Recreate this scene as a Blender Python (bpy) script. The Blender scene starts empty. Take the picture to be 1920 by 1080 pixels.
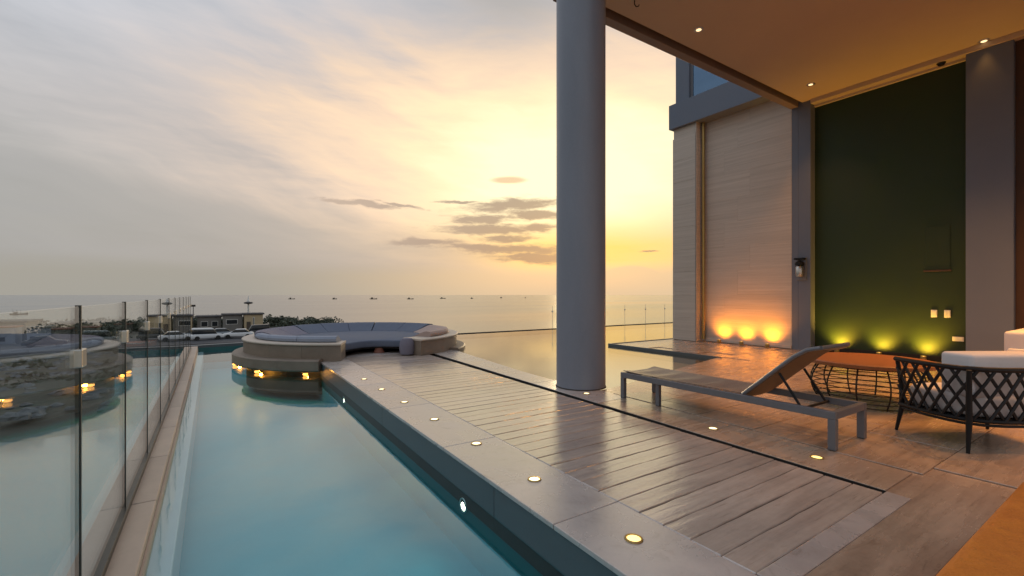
import bpy, bmesh, math, random
from mathutils import Vector, Matrix
random.seed(7)
R = math.radians
scene = bpy.context.scene
col = scene.collection

# ------------------------------------------------------------------ camera
cam_data = bpy.data.cameras.new('camera')
cam_data.sensor_width = 36.0
cam_data.lens = 851.0 / 1920.0 * 36.0
cam_data.shift_y = 13.0 / 1920.0
cam_data.clip_start = 0.05
cam_data.clip_end = 60000.0
camera = bpy.data.objects.new('camera', cam_data)
camera.location = (0, 0, 1.2)
camera.rotation_euler = (R(90), 0, R(-33.5))
col.objects.link(camera)
scene.camera = camera

scene.render.engine = 'CYCLES'
scene.cycles.use_denoising = True
scene.cycles.adaptive_threshold = 0.015
scene.cycles.max_bounces = 7
scene.cycles.diffuse_bounces = 3
scene.cycles.glossy_bounces = 4
scene.cycles.transparent_max_bounces = 24
scene.cycles.sample_clamp_indirect = 6.0
scene.cycles.caustics_reflective = False
scene.cycles.caustics_refractive = False
scene.view_settings.view_transform = 'Standard'
scene.view_settings.look = 'None'
scene.view_settings.gamma = 1.0
scene.view_settings.exposure = 0.0
scene.view_settings.use_curve_mapping = False

SUN_AZ, SUN_EL = 41.7, 6.0          # degrees from +Y towards +X


# ------------------------------------------------------------------ node helpers
class NT:
    """tiny expression builder for shader nodes"""
    def __init__(self, tree):
        self.t = tree

    def node(self, kind, **kw):
        n = self.t.nodes.new(kind)
        for k, v in kw.items():
            setattr(n, k, v)
        return n

    def put(self, sock, v):
        if isinstance(v, S):
            self.t.links.new(v.s, sock)
        elif isinstance(v, bpy.types.NodeSocket):
            self.t.links.new(v, sock)
        elif v is not None:
            sock.default_value = v

    def math(self, op, *a, clamp=False):
        n = self.node('ShaderNodeMath', operation=op, use_clamp=clamp)
        for i, v in enumerate(a):
            self.put(n.inputs[i], v)
        return S(self, n.outputs[0])

    def mix(self, f, a, b, blend='MIX'):
        n = self.node('ShaderNodeMix', data_type='RGBA', blend_type=blend)
        self.put(n.inputs[0], f)
        self.put(n.inputs[6], c4(a) if isinstance(a, (tuple, list)) else a)
        self.put(n.inputs[7], c4(b) if isinstance(b, (tuple, list)) else b)
        return S(self, n.outputs[2])

    def ramp(self, f, stops, interp='LINEAR'):
        n = self.node('ShaderNodeValToRGB')
        cr = n.color_ramp
        cr.interpolation = interp
        while len(cr.elements) < len(stops):
            cr.elements.new(0.5)
        for e, (p, c) in zip(cr.elements, stops):
            e.position = p
            e.color = c4(c)
        self.put(n.inputs[0], f)
        return S(self, n.outputs[0])

    def xyz(self, x, y, z):
        n = self.node('ShaderNodeCombineXYZ')
        for i, v in enumerate((x, y, z)):
            self.put(n.inputs[i], v)
        return S(self, n.outputs[0])

    def noise(self, vec, scale=5.0, detail=4.0, rough=0.55, dist=0.0):
        n = self.node('ShaderNodeTexNoise')
        self.put(n.inputs['Vector'], vec)
        n.inputs['Scale'].default_value = scale
        n.inputs['Detail'].default_value = detail
        n.inputs['Roughness'].default_value = rough
        n.inputs['Distortion'].default_value = dist
        return S(self, n.outputs[0])

    def mapping(self, vec, scale=(1, 1, 1), loc=(0, 0, 0), rot=(0, 0, 0)):
        n = self.node('ShaderNodeMapping')
        self.put(n.inputs['Vector'], vec)
        n.inputs['Scale'].default_value = scale
        n.inputs['Location'].default_value = loc
        n.inputs['Rotation'].default_value = rot
        return S(self, n.outputs[0])


class S:
    def __init__(self, nt, s):
        self.nt, self.s = nt, s

    def __add__(self, o): return self.nt.math('ADD', self, o)
    def __radd__(self, o): return self.nt.math('ADD', o, self)
    def __sub__(self, o): return self.nt.math('SUBTRACT', self, o)
    def __rsub__(self, o): return self.nt.math('SUBTRACT', o, self)
    def __mul__(self, o): return self.nt.math('MULTIPLY', self, o)
    def __rmul__(self, o): return self.nt.math('MULTIPLY', o, self)
    def __truediv__(self, o): return self.nt.math('DIVIDE', self, o)
    def clamp(self): return self.nt.math('ADD', self, 0.0, clamp=True)
    def smooth(self, a, b):
        n = self.nt.node('ShaderNodeMapRange', interpolation_type='SMOOTHSTEP')
        self.nt.put(n.inputs[0], self)
        n.inputs[1].default_value = a
        n.inputs[2].default_value = b
        return S(self.nt, n.outputs[0])


def c4(c):
    return tuple(c) if len(c) == 4 else (c[0], c[1], c[2], 1.0)


# ------------------------------------------------------------------ world: thin Nishita sky behind a veil of sunset cloud
def build_world():
    w = bpy.data.worlds.new('World')
    scene.world = w
    w.use_nodes = True
    t = w.node_tree
    t.nodes.clear()
    n = NT(t)
    out = n.node('ShaderNodeOutputWorld')
    bg = n.node('ShaderNodeBackground')
    bg.inputs[1].default_value = 0.1
    t.links.new(bg.outputs[0], out.inputs[0])
    sky = n.node('ShaderNodeTexSky', sky_type='NISHITA')
    sky.sun_disc = False
    sky.sun_elevation = R(SUN_EL)
    sky.sun_rotation = R(SUN_AZ)
    sky.air_density = 1.6
    sky.dust_density = 3.0
    tc = n.node('ShaderNodeTexCoord')
    sep = n.node('ShaderNodeSeparateXYZ')
    t.links.new(tc.outputs['Generated'], sep.inputs[0])
    x, y, z = (S(n, sep.outputs[i]) for i in range(3))
    a = R(SUN_AZ)
    side = x * math.cos(a) - y * math.sin(a)
    front = x * math.sin(a) + y * math.cos(a)
    az = n.math('ARCTAN2', side, front) * (180 / math.pi)       # degrees right of the sun
    el = n.math('ARCSINE', z) * (180 / math.pi)
    ela = n.math('ABSOLUTE', el)

    def gauss(ca, sa, ce, se):
        u = (az - ca) / sa
        v = (ela - ce) / se
        return n.math('EXPONENT', (u * u + v * v) * -1.0)

    # streaky noises in the (azimuth, elevation) plane, tilted as the cloud banks are
    warp = n.noise(n.xyz(az * 0.03, ela * 0.06, 0.3), 1.6, 3.0, 0.5)
    v1 = n.xyz(az * 0.028 + ela * 0.02, ela * 0.11 + az * 0.028 + warp * 0.9, 0.0)
    n1 = n.noise(v1, 1.5, 6.0, 0.55)
    v2 = n.xyz(az * 0.10, ela * 0.62 + warp * 1.2, 2.0)
    n2 = n.noise(v2, 1.0, 5.0, 0.6)
    # high grey veil: colour by elevation
    base = n.ramp((ela / 60.0).clamp(), [
        (0.0, (.40, .375, .32)), (0.05, (.42, .40, .355)), (0.13, (.45, .44, .41)),
        (0.28, (.53, .525, .535)), (0.42, (.58, .61, .67)), (1.0, (.54, .60, .70))])
    mod = n1 * 0.62 + n2 * 0.26 + 0.57
    base = n.mix(1.0, base, n.xyz(mod, mod, mod), 'MULTIPLY')
    # sunset glow
    g_wide = gauss(-9, 38, 17, 16)
    g_core = gauss(1.0, 19, 14.5, 9.3)
    tt = (g_wide * 0.52 + g_core * 0.72 + (n1 - 0.5) * 0.85 * g_wide + (n2 - 0.5) * 0.34 * g_wide).clamp()
    glow = n.ramp(tt, [(0.0, (.57, .53, .51)), (0.22, (.76, .62, .53)), (0.45, (1.04, .78, .56)),
                       (0.66, (1.16, .95, .60)), (1.0, (1.32, 1.18, .76))])
    c = n.mix(tt.smooth(0.02, 0.42), base, glow)
    # saturated yellow band just above the haze on the sun's side
    g_low = gauss(2, 21, 5.2, 3.4)
    c = n.mix((g_low * 0.9 + (n2 - 0.5) * 0.5 * g_low).clamp(), c, (1.14, .71, .19))
    # grey bank left of the sun below a slanting edge, and the grey cap above the glow
    bank = (ela + az * 0.156 + (n1 - 0.5) * 7.0).smooth(6.4, 2.6) * (az + 0.0).smooth(-4.0, -20.0) * (n2 * 1.1 + 0.28).clamp() * 0.8
    c = n.mix(bank, c, n.mix((az / 50.0 + 1.2).clamp(), (.41, .41, .41), (.54, .46, .385)))
    cap = gauss(-9, 12, 33.5, 4.5) * (n1 * 1.5 + 0.1).clamp()
    c = n.mix((cap * 0.85).clamp(), c, (.46, .445, .435))
    # dark lenticular streaks in front of the glow
    wa = az + (n.noise(n.xyz(az * 0.22, ela * 0.9, 7.0), 1.0, 4.0, 0.6) - 0.5) * 5.0
    we = ela + (n.noise(n.xyz(az * 0.20, ela * 0.55, 9.0), 1.0, 5.0, 0.6) - 0.5) * 1.7
    fray = n.noise(n.xyz(az * 0.40, ela * 1.7, 4.0), 1.0, 7.0, 0.68, 0.5)
    lens = [(-7.6, 11.2, 6.6, .80, .07), (-5.0, 10.0, 4.4, .62, -.03), (-12.0, 9.4, 4.0, .60, .02), (-11.0, 8.2, 6.4, .72, .0),
            (-5.0, 8.4, 2.4, .60, -.02), (-9.0, 7.1, 3.4, .46, .0), (-9.0, 5.8, 9.0, .66, -.03), (-4.6, 4.6, 6.0, .70, .0),
            (-22.0, 10.9, 2.8, .24, -.16), (-26.5, 10.8, 4.6, .34, -.04), (-15.0, 11.6, 2.6, .22, .0), (8.6, 5.1, .9, .13, .0), (-19.0, 6.6, 4.5, .4, .0)]
    streak = None
    for ca, ce, sa, se, tl in lens:
        u = (wa - ca) / (sa * 1.15)
        v = (we - ce - (az - ca) * tl) / (se * 1.12)
        e_ = n.math('EXPONENT', (u * u + v * v) * -1.0)
        streak = e_ if streak is None else n.math('MAXIMUM', streak, e_)
    streak = (streak + (fray - 0.5) * 1.2).smooth(0.20, 0.85)
    c = n.mix(streak * 0.86, c, n.mix((az / 25.0 + 1.3).clamp(), (.60, .47, .38), (.29, .235, .205)))
    puff = (gauss(-8.6, 3.4, 14.2, 0.62) + (n2 - 0.5) * 0.5).smooth(0.45, 0.85)
    c = n.mix(puff * 0.8, c, (.80, .55, .34))
    # haze bank on the horizon
    top = (n1 - 0.5) * 2.4 + 3.0
    haze = ((ela - top) * -1.0).smooth(-1.1, 0.9)
    haze = n.math('MAXIMUM', haze, gauss(6.4, 4.6, 1.2, 2.3).smooth(.28, .42))
    hz = n.mix((az / 44.0 + 1.0).clamp().smooth(0.05, 0.85), (.40, .38, .33), (.80, .60, .37))
    c = n.mix(haze * 0.92, c, hz)
    lift = n.xyz(10.0, 10.0, 10.0)
    c10 = n.mix(1.0, c, lift, 'MULTIPLY')
    t.links.new(n.mix(0.06, c10, sky.outputs[0]).s, bg.inputs[0])


build_world()

sun_data = bpy.data.lights.new('sun', 'SUN')
sun_data.energy = 0.5
sun_data.angle = R(3.5)
sun_data.color = (1.0, .74, .42)
sun = bpy.data.objects.new('sun', sun_data)
sd = Vector((math.sin(R(SUN_AZ)) * math.cos(R(SUN_EL)), math.cos(R(SUN_AZ)) * math.cos(R(SUN_EL)), math.sin(R(SUN_EL))))
sun.rotation_euler = (-sd).to_track_quat('-Z', 'Y').to_euler()
col.objects.link(sun)


# ------------------------------------------------------------------ materials
M = {}


def mat(name, base=(.5, .5, .5), rough=.6, metal=0.0, spec=.5, emit=None, es=0.0):
    m = bpy.data.materials.new(name)
    m.use_nodes = True
    p = m.node_tree.nodes['Principled BSDF']
    p.inputs['Base Color'].default_value = c4(base)
    p.inputs['Roughness'].default_value = rough
    p.inputs['Metallic'].default_value = metal
    p.inputs['Specular IOR Level'].default_value = spec
    if emit:
        p.inputs['Emission Color'].default_value = c4(emit)
        p.inputs['Emission Strength'].default_value = es
    M[name] = m
    return m, NT(m.node_tree), p


def grain(name, c1, c2, rough=(.4, .6), scale=(1, 1, 1), ns=6.0, bump=.15, bdist=.01, metal=0.0, spec=.5,
          fine=40.0, random_tint=0.0, detail=6.0, coord='Object', spots=None, ior=1.5, wet=0.0):
    """two-tone procedural surface with stretched grain, fine speckle, roughness variation and bump"""
    m, n, p = mat(name, c1, rough[0], metal, spec)
    tc = n.node('ShaderNodeTexCoord')
    if coord == 'World':
        g = n.node('ShaderNodeNewGeometry')
        vec = g.outputs['Position']
    else:
        vec = tc.outputs[coord]
    oi = n.node('ShaderNodeObjectInfo')
    v = n.mapping(vec, scale)
    off = n.node('ShaderNodeVectorMath', operation='ADD')
    n.put(off.inputs[0], v)
    rnd = S(n, oi.outputs['Random'])
    n.put(off.inputs[1], n.xyz(rnd * 37.0, rnd * 19.0, rnd * 11.0))
    vv = off.outputs[0]
    a = n.noise(vv, ns, detail, .6, .4)
    b = n.noise(vec, fine, 3.0, .6)
    f = (a * 1.5 + b * .4 - .45).clamp()
    c = n.mix(f, c1, c2)
    if spots:
        d = n.noise(vv, ns * 2.6, 5.0, .7, 1.2)
        c = n.mix(d.smooth(.52, .80) * .75, c, spots)
    if random_tint:
        k = (rnd - .5) * random_tint + 1.0
        c = n.mix(1.0, c, n.xyz(k, k, k), 'MULTIPLY')
    n.put(p.inputs['Base Color'], c)
    p.inputs['IOR'].default_value = ior
    ro = a * (rough[1] - rough[0]) + rough[0]
    if wet:                                        # damp, polished patches and duller dusty ones, metres across
        gp = n.node('ShaderNodeNewGeometry')
        wp = n.noise(gp.outputs['Position'], 1.3, 5.0, .6, .6)
        ro = ro + (wp - .5) * wet
        kk = wp * .5 + .75
        c = n.mix(1.0, c, n.xyz(kk, kk, kk), 'MULTIPLY')
        n.put(p.inputs['Base Color'], c)
        ro = n.math('MAXIMUM', ro, .06)
    n.put(p.inputs['Roughness'], ro)
    bn = n.node('ShaderNodeBump')
    bn.inputs['Strength'].default_value = bump
    bn.inputs['Distance'].default_value = bdist
    n.put(bn.inputs['Height'], a + b * .3)
    n.put(p.inputs['Normal'], bn.outputs[0])
    return m


def fresnel_mix(name, ior, tint, bump=None, rough=0.0, mirror=(1, 1, 1)):
    """clear glass or water: Fresnel mirror over a tinted see-through body"""
    m = bpy.data.materials.new(name)
    m.use_nodes = True
    t = m.node_tree
    t.nodes.clear()
    n = NT(t)
    out = n.node('ShaderNodeOutputMaterial')
    geo = n.node('ShaderNodeNewGeometry')
    fr = n.node('ShaderNodeFresnel')
    bf = S(n, geo.outputs['Backfacing'])
    n.put(fr.inputs['IOR'], bf * (1.0 / ior - ior) + ior)
    gl = n.node('ShaderNodeBsdfGlossy')
    gl.inputs['Roughness'].default_value = rough
    gl.inputs['Color'].default_value = c4(mirror)
    tr = n.node('ShaderNodeBsdfTransparent')
    tr.inputs['Color'].default_value = c4(tint)
    if bump:
        sc, strength, dist, stretch = bump
        h = n.noise(n.mapping(geo.outputs['Position'], stretch), sc, 3.0, .5, .3)
        bn = n.node('ShaderNodeBump')
        bn.inputs['Strength'].default_value = strength
        bn.inputs['Distance'].default_value = dist
        n.put(bn.inputs['Height'], h)
        n.put(gl.inputs['Normal'], bn.outputs[0])
    mx = n.node('ShaderNodeMixShader')
    n.put(mx.inputs[0], fr.outputs[0])
    t.links.new(tr.outputs[0], mx.inputs[1])
    t.links.new(gl.outputs[0], mx.inputs[2])
    t.links.new(mx.outputs[0], out.inputs[0])
    M[name] = m
    return m


fresnel_mix('glass', 1.40, (.95, .98, .965))
fresnel_mix('thin_glass', 1.2, (.97, .985, .975))
fresnel_mix('window_glass', 3.2, (.10, .18, .28), mirror=(.42, .66, .95))
fresnel_mix('pool_water', 1.62, (.80, .97, .98), bump=(5.0, .10, .012, (1, .55, 1)), rough=.035)
fresnel_mix('still_water', 2.9, (.80, .77, .66), bump=(1.6, .05, .02, (1, 1, 1)), rough=.09)

# the sea: dark body with a rippled mirror
m, n, p = mat('sea_water', (.24, .25, .235), .12, metal=.45, spec=.6)
geo = n.node('ShaderNodeNewGeometry')
s1 = n.noise(n.mapping(geo.outputs['Position'], (.05, .16, .1), rot=(0, 0, R(20))), 1.0, 6.0, .6, .3)
s2 = n.noise(n.mapping(geo.outputs['Position'], (.004, .012, .01), rot=(0, 0, R(-15))), 1.0, 4.0, .5)
bn = n.node('ShaderNodeBump')
bn.inputs['Strength'].default_value = .10
bn.inputs['Distance'].default_value = .25
n.put(bn.inputs['Height'], s1)
n.put(p.inputs['Normal'], bn.outputs[0])
n.put(p.inputs['Roughness'], s2 * .22 + .10)
p.inputs['IOR'].default_value = 2.6

grain('plank_stone', (.33, .26, .215), (.57, .465, .385), (.07, .30), (.6, 4.2, 1), 3.4, .42, .007, fine=26, random_tint=.20, spots=(.23, .17, .13), spec=.6, ior=2.35, wet=.24)
grain('border_stone', (.40, .345, .315), (.55, .485, .445), (.16, .40), (1, 1, 1), 3.0, .22, .004, fine=50, random_tint=.12, coord='World', spots=(.27, .22, .19), spec=.6, ior=2.1, wet=.25)
grain('paving_stone', (.24, .16, .11), (.50, .38, .285), (.14, .38), (.40, 3.4, 1), 2.6, .40, .008, fine=32, random_tint=.10, spots=(.11, .065, .04), ior=2.0, wet=.3, coord='World')
grain('joint_dark', (.035, .028, .024), (.06, .05, .045), (.7, .9), (1, 1, 1), 8, .1)
grain('side_stone', (.075, .095, .105), (.105, .13, .14), (.35, .6), (1, .3, 1), 4.0, .15, coord='World')
grain('pool_tile', (.055, .40, .48), (.08, .48, .56), (.3, .5), (1, 1, 1), 3.0, .05, coord='World')
grain('painted_shade_band', (.008, .095, .10), (.012, .12, .125), (.3, .5), (1, 1, 1), 3.0, .05, coord='World')  # dark teal that paints the slab's dark reflection into the pool wall
grain('ledge_tile', (.48, .55, .60), (.54, .61, .65), (.3, .5), (1, 1, 1), 3.0, .05, coord='World')
grain('still_floor', (.50, .43, .30), (.58, .50, .36), (.5, .7), (1, 1, 1), 3.0, .05, coord='World')
grain('coping_stone', (.42, .32, .25), (.55, .43, .34), (.4, .6), (1, .6, 1), 6.0, .15, .004, random_tint=.12)
grain('travertine', (.44, .375, .31), (.66, .58, .50), (.45, .65), (.7, .22, 14.0), 1.7, .35, .008, fine=60, random_tint=.05, coord='World', spots=(.31, .25, .20))
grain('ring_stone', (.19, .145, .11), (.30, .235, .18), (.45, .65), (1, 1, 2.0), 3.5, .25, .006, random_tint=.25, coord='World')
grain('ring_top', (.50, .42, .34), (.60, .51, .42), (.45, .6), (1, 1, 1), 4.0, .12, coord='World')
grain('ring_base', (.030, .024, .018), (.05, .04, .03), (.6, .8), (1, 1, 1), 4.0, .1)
grain('column_paint', (.19, .21, .255), (.25, .27, .32), (.32, .5), (1, 1, .25), 2.2, .08, coord='World')
grain('grey_plaster', (.135, .16, .21), (.15, .178, .23), (.6, .7), (1, 1, 1), 2.0, .04, coord='World')
grain('pillar_plaster', (.13, .165, .235), (.15, .185, .255), (.6, .75), (1, 1, 1), 2.0, .04, coord='World')
grain('ceiling_plaster', (.52, .42, .31), (.57, .465, .345), (.65, .8), (1, 1, 1), 1.2, .03, coord='World')
grain('fascia_paint', (.21, .16, .13), (.24, .185, .15), (.5, .6), (1, 1, 1), 2.0, .03, coord='World')
grain('slot_black', (.012, .011, .010), (.018, .016, .014), (.8, .9), (1, 1, 1), 2.0, .02)
grain('green_wall', (.007, .021, .0025), (.013, .035, .004), (.50, .75), (1, 1, 1), 1.4, .20, .006, fine=90, coord='World')
grain('brown_wall', (.045, .022, .012), (.07, .034, .018), (.5, .7), (6, 6, .4), 3.0, .1, coord='World')
grain('white_plate', (.72, .70, .60), (.76, .74, .64), (.3, .4), ns=3, bump=.02)
grain('black_metal', (.004, .004, .0045), (.009, .009, .010), (.45, .6), ns=12, bump=.03, metal=.0, spec=.3)
grain('dark_seal', (.010, .013, .012), (.02, .024, .022), (.3, .45), ns=8, bump=.02)
grain('steel', (.50, .48, .45), (.60, .58, .55), (.22, .36), ns=8, bump=.02, metal=.9)
grain('lounger_metal', (.15, .155, .175), (.19, .195, .215), (.35, .48), ns=8, bump=.03, metal=.35)
grain('sling_fabric', (.13, .11, .10), (.22, .19, .175), (.26, .45), (1.2, 5, 1), 2.5, .5, .012, fine=220)
grain('back_fabric', (.15, .085, .045), (.215, .125, .066), (.5, .65), (1, 5, 1), 3.0, .3, .008, fine=200)
grain('rope_black', (.003, .003, .0035), (.007, .007, .008), (.5, .7), (1, 1, 6), 30.0, .4, .004)
grain('white_cushion', (.62, .60, .60), (.70, .68, .68), (.75, .9), (1, 1, 1), 5.0, .25, .01, fine=160)
grain('orange_fabric', (.56, .145, .010), (.76, .24, .020), (.75, .9), (1, 1, 1), 14.0, .9, .02, fine=120, spots=(.38, .11, .012))
grain('table_top', (.22, .08, .028), (.31, .12, .045), (.35, .5), (1, 7, 1), 3.0, .12, .004)
grain('wire_dark', (.018, .014, .010), (.03, .024, .018), (.45, .6), ns=10, bump=.05, metal=.4)
grain('blue_cushion', (.095, .115, .165), (.125, .15, .205), (.7, .88), (1, 1, 1), 5.0, .25, .012, fine=120)
grain('mauve_cushion', (.165, .155, .20), (.20, .19, .24), (.7, .88), (1, 1, 1), 5.0, .25, .012, fine=120)
grain('pale_cushion', (.24, .27, .34), (.29, .32, .39), (.7, .88), (1, 1, 1), 5.0, .25, .012, fine=120)
grain('pink_cushion', (.40, .29, .25), (.47, .35, .30), (.7, .88), (1, 1, 1), 5.0, .25, .012, fine=120)
grain('terracotta', (.20, .075, .05), (.27, .11, .07), (.6, .8), ns=6)
grain('brass', (.40, .28, .10), (.50, .36, .14), (.3, .45), ns=6, metal=.9, bump=.03)
grain('land_earth', (.045, .05, .04), (.15, .14, .115), (.8, .95), (.05, .05, .05), 4.0, .4, .4, fine=2.0, coord='World', spots=(.13, .125, .11))
grain('asphalt', (.035, .037, .042), (.06, .062, .068), (.7, .9), (.1, .1, .1), 4.0, .2, coord='World', fine=3)
grain('rock', (.07, .08, .095), (.26, .28, .31), (.7, .9), (.6, .6, .6), 2.0, .5, .15, fine=6, random_tint=.5)
grain('tan_render', (.42, .33, .20), (.50, .40, .25), (.7, .85), (.3, .3, .3), 2.0, .1, coord='World')
grain('grey_render', (.15, .145, .135), (.21, .20, .185), (.7, .85), (.3, .3, .3), 2.0, .1, coord='World')
grain('roof_dark', (.05, .05, .055), (.085, .08, .08), (.6, .8), (.5, .5, .5), 2.0, .1, coord='World')
grain('pane_dark', (.015, .018, .022), (.025, .03, .035), (.12, .2), ns=2, bump=.01)
grain('foliage', (.035, .05, .035), (.085, .10, .065), (.6, .8), (.3, .3, .3), 1.5, .2, coord='World', fine=3)
grain('bark', (.05, .04, .03), (.09, .07, .055), (.8, .9), (1, 1, .3), 8)
grain('boat_dark', (.020, .018, .018), (.045, .038, .034), (.5, .7), ns=1, bump=.05)
grain('boat_wood', (.06, .045, .035), (.10, .08, .06), (.5, .7), ns=1, bump=.05)
grain('car_white', (.62, .66, .68), (.68, .71, .73), (.15, .25), ns=1, bump=.0, spec=.6)
grain('car_grey', (.20, .24, .27), (.24, .28, .31), (.15, .25), ns=1, bump=.0, spec=.6)
grain('car_dark', (.02, .025, .03), (.03, .036, .042), (.15, .25), ns=1, bump=.0, spec=.6)
grain('salmon_paint', (.60, .24, .14), (.66, .29, .18), (.3, .45), ns=1, bump=.02)
grain('tyre', (.012, .012, .012), (.02, .02, .02), (.7, .9), ns=4)
grain('post_white', (.66, .66, .62), (.72, .72, .68), (.4, .6), ns=2)


def glow(name, colr, strength):
    mat(name, (.8, .8, .75), .4, emit=colr, es=strength)


glow('lens_cream', (1.0, .80, .42), 2.6)
glow('lens_amber', (1.0, .62, .12), 2.2)
glow('lens_gold', (1.0, .42, .05), 3.0)
glow('lens_up', (1.0, .62, .14), 7.0)
glow('lens_down', (1.0, .66, .34), 1.8)
glow('lens_pool', (1.0, .95, .72), 9.0)


# ------------------------------------------------------------------ mesh helpers
class MB:
    def __init__(self):
        self.v, self.f = [], []

    def add(self, verts, faces):
        o = len(self.v)
        self.v += [tuple(q) for q in verts]
        self.f += [tuple(i + o for i in q) for q in faces]
        return self

    def box(self, x0, x1, y0, y1, z0, z1):
        return self.add([(x0, y0, z0), (x1, y0, z0), (x1, y1, z0), (x0, y1, z0), (x0, y0, z1), (x1, y0, z1), (x1, y1, z1), (x0, y1, z1)],
                        [(0, 3, 2, 1), (4, 5, 6, 7), (0, 1, 5, 4), (1, 2, 6, 5), (2, 3, 7, 6), (3, 0, 4, 7)])

    def prism(self, pts, z0, z1):
        k = len(pts)
        return self.add([(a, b, z0) for a, b in pts] + [(a, b, z1) for a, b in pts],
                        [tuple(reversed(range(k))), tuple(range(k, 2 * k))] + [(i, (i + 1) % k, k + (i + 1) % k, k + i) for i in range(k)])

    def tube(self, pts, r, seg=8, cap=True, closed=False):
        pts = [Vector(q) for q in pts]
        k = len(pts)
        rs = r if isinstance(r, (list, tuple)) else [r] * k
        o = len(self.v)
        up = None
        for i, q in enumerate(pts):
            if closed:
                d = pts[(i + 1) % k] - pts[i - 1]
            else:
                d = pts[min(i + 1, k - 1)] - pts[max(i - 1, 0)]
            d.normalize()
            if up is None:
                up = Vector((0, 0, 1)) if abs(d.z) < .9 else Vector((1, 0, 0))
            a = d.cross(up).normalized()
            b = a.cross(d).normalized()
            up = b
            for j in range(seg):
                t = 2 * math.pi * j / seg
                self.v.append(tuple(q + (a * math.cos(t) + b * math.sin(t)) * rs[i]))
        for i in range(k if closed else k - 1):
            for j in range(seg):
                i2 = (i + 1) % k
                self.f.append((o + i * seg + j, o + i * seg + (j + 1) % seg, o + i2 * seg + (j + 1) % seg, o + i2 * seg + j))
        if cap and not closed:
            self.f.append(tuple(o + j for j in reversed(range(seg))))
            self.f.append(tuple(o + (k - 1) * seg + j for j in range(seg)))
        return self

    def lathe(self, prof, cx=0, cy=0, seg=32, a0=0.0, a1=360.0):
        """profile of (radius, z) turned about the vertical axis; a closed profile when turned partly"""
        full = abs(a1 - a0) >= 359.9
        k = len(prof)
        o = len(self.v)
        ns = seg if full else seg + 1
        for i in range(ns):
            t = R(a0 + (a1 - a0) * i / seg)
            for r, z in prof:
                self.v.append((cx + r * math.cos(t), cy + r * math.sin(t), z))
        for i in range(seg):
            i2 = (i + 1) % ns
            for j in range(k - 1 if full else k):
                j2 = (j + 1) % k
                self.f.append((o + i * k + j, o + i2 * k + j, o + i2 * k + j2, o + i * k + j2))
        if full:
            if prof[0][0] > 1e-6:
                self.f.append(tuple(o + i * k for i in reversed(range(seg))))
            if prof[-1][0] > 1e-6:
                self.f.append(tuple(o + i * k + k - 1 for i in range(seg)))
        else:
            self.f.append(tuple(o + j for j in range(k)))
            self.f.append(tuple(o + seg * k + j for j in reversed(range(k))))
        return self

    def mesh(self, name, bevel=0.0, segs=2, smooth=False, off=(0, 0, 0), subdiv=0):
        me = bpy.data.meshes.new(name)
        me.from_pydata([(a - off[0], b - off[1], c - off[2]) for a, b, c in self.v], [], self.f)
        bm = bmesh.new()
        bm.from_mesh(me)
        bmesh.ops.recalc_face_normals(bm, faces=bm.faces)
        if bm.faces and all(abs(f.normal.z) > .3 for f in bm.faces) and sum(f.normal.z * f.calc_area() for f in bm.faces) < -1e-6 and not any(e.is_manifold and e.calc_face_angle(0) > 1.2 for e in bm.edges):
            bmesh.ops.reverse_faces(bm, faces=bm.faces)      # open sheets face up
        if bevel:
            es = [e for e in bm.edges if e.is_manifold and e.calc_face_angle(0) > .5]
            bmesh.ops.bevel(bm, geom=es, offset=bevel, segments=segs, profile=.5, affect='EDGES', clamp_overlap=True)
        bm.to_mesh(me)
        bm.free()
        if smooth:
            for pl in me.polygons:
                pl.use_smooth = True
        return me

    def build(self, name, material, parent=None, bevel=0.0, segs=2, smooth=False, off=None):
        if off is None:
            off = root_loc(parent)
        o = bpy.data.objects.new(name, self.mesh(name, bevel, segs, smooth, off))
        o.data.materials.append(M[material])
        col.objects.link(o)
        if parent:
            o.parent = parent
        if smooth:
            smooth_by_angle(o.data)
        return o


def smooth_by_angle(me, ang=40):
    bm = bmesh.new()
    bm.from_mesh(me)
    for e in bm.edges:
        e.smooth = not (e.is_manifold and e.calc_face_angle(0) > R(ang))
    bm.to_mesh(me)
    bm.free()


def root_loc(o):
    v = Vector((0, 0, 0))
    while o:
        v = v + o.location
        o = o.parent
    return v


def empty(name, loc=(0, 0, 0), rz=0.0):
    o = bpy.data.objects.new(name, None)
    o.empty_display_size = .2
    o.location = loc
    o.rotation_euler = (0, 0, rz)
    col.objects.link(o)
    return o


def tag(o, label=None, cat=None, group=None, kind=None):
    if label: o['label'] = label
    if cat: o['category'] = cat
    if group: o['group'] = group
    if kind: o['kind'] = kind
    return o


def structure(name, mb, material, **kw):
    return tag(mb.build(name, material, None, **kw), kind='structure')


def shared(name, me, material, parent, loc, scale=(1, 1, 1), rz=0.0):
    """another object of the same mesh under a parent"""
    o = bpy.data.objects.new(name, me)
    if not me.materials:
        me.materials.append(M[material])
    o.location = Vector(loc) - root_loc(parent)
    o.scale = scale
    o.rotation_euler = (0, 0, rz)
    o.parent = parent
    col.objects.link(o)
    return o


def lamp(name, kind, loc, colr, watt, parent=None, aim=None, size=.05, spot=60, blend=.6):
    ld = bpy.data.lights.new(name, kind)
    ld.energy = watt
    ld.color = colr
    ld.shadow_soft_size = size
    if kind == 'SPOT':
        ld.spot_size = R(spot)
        ld.spot_blend = blend
    o = bpy.data.objects.new(name, ld)
    o.location = Vector(loc) - root_loc(parent)
    if aim is not None:
        o.rotation_euler = (Vector(aim) - Vector(loc)).to_track_quat('-Z', 'Y').to_euler()
    col.objects.link(o)
    if parent:
        o.parent = parent
    return o


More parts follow.
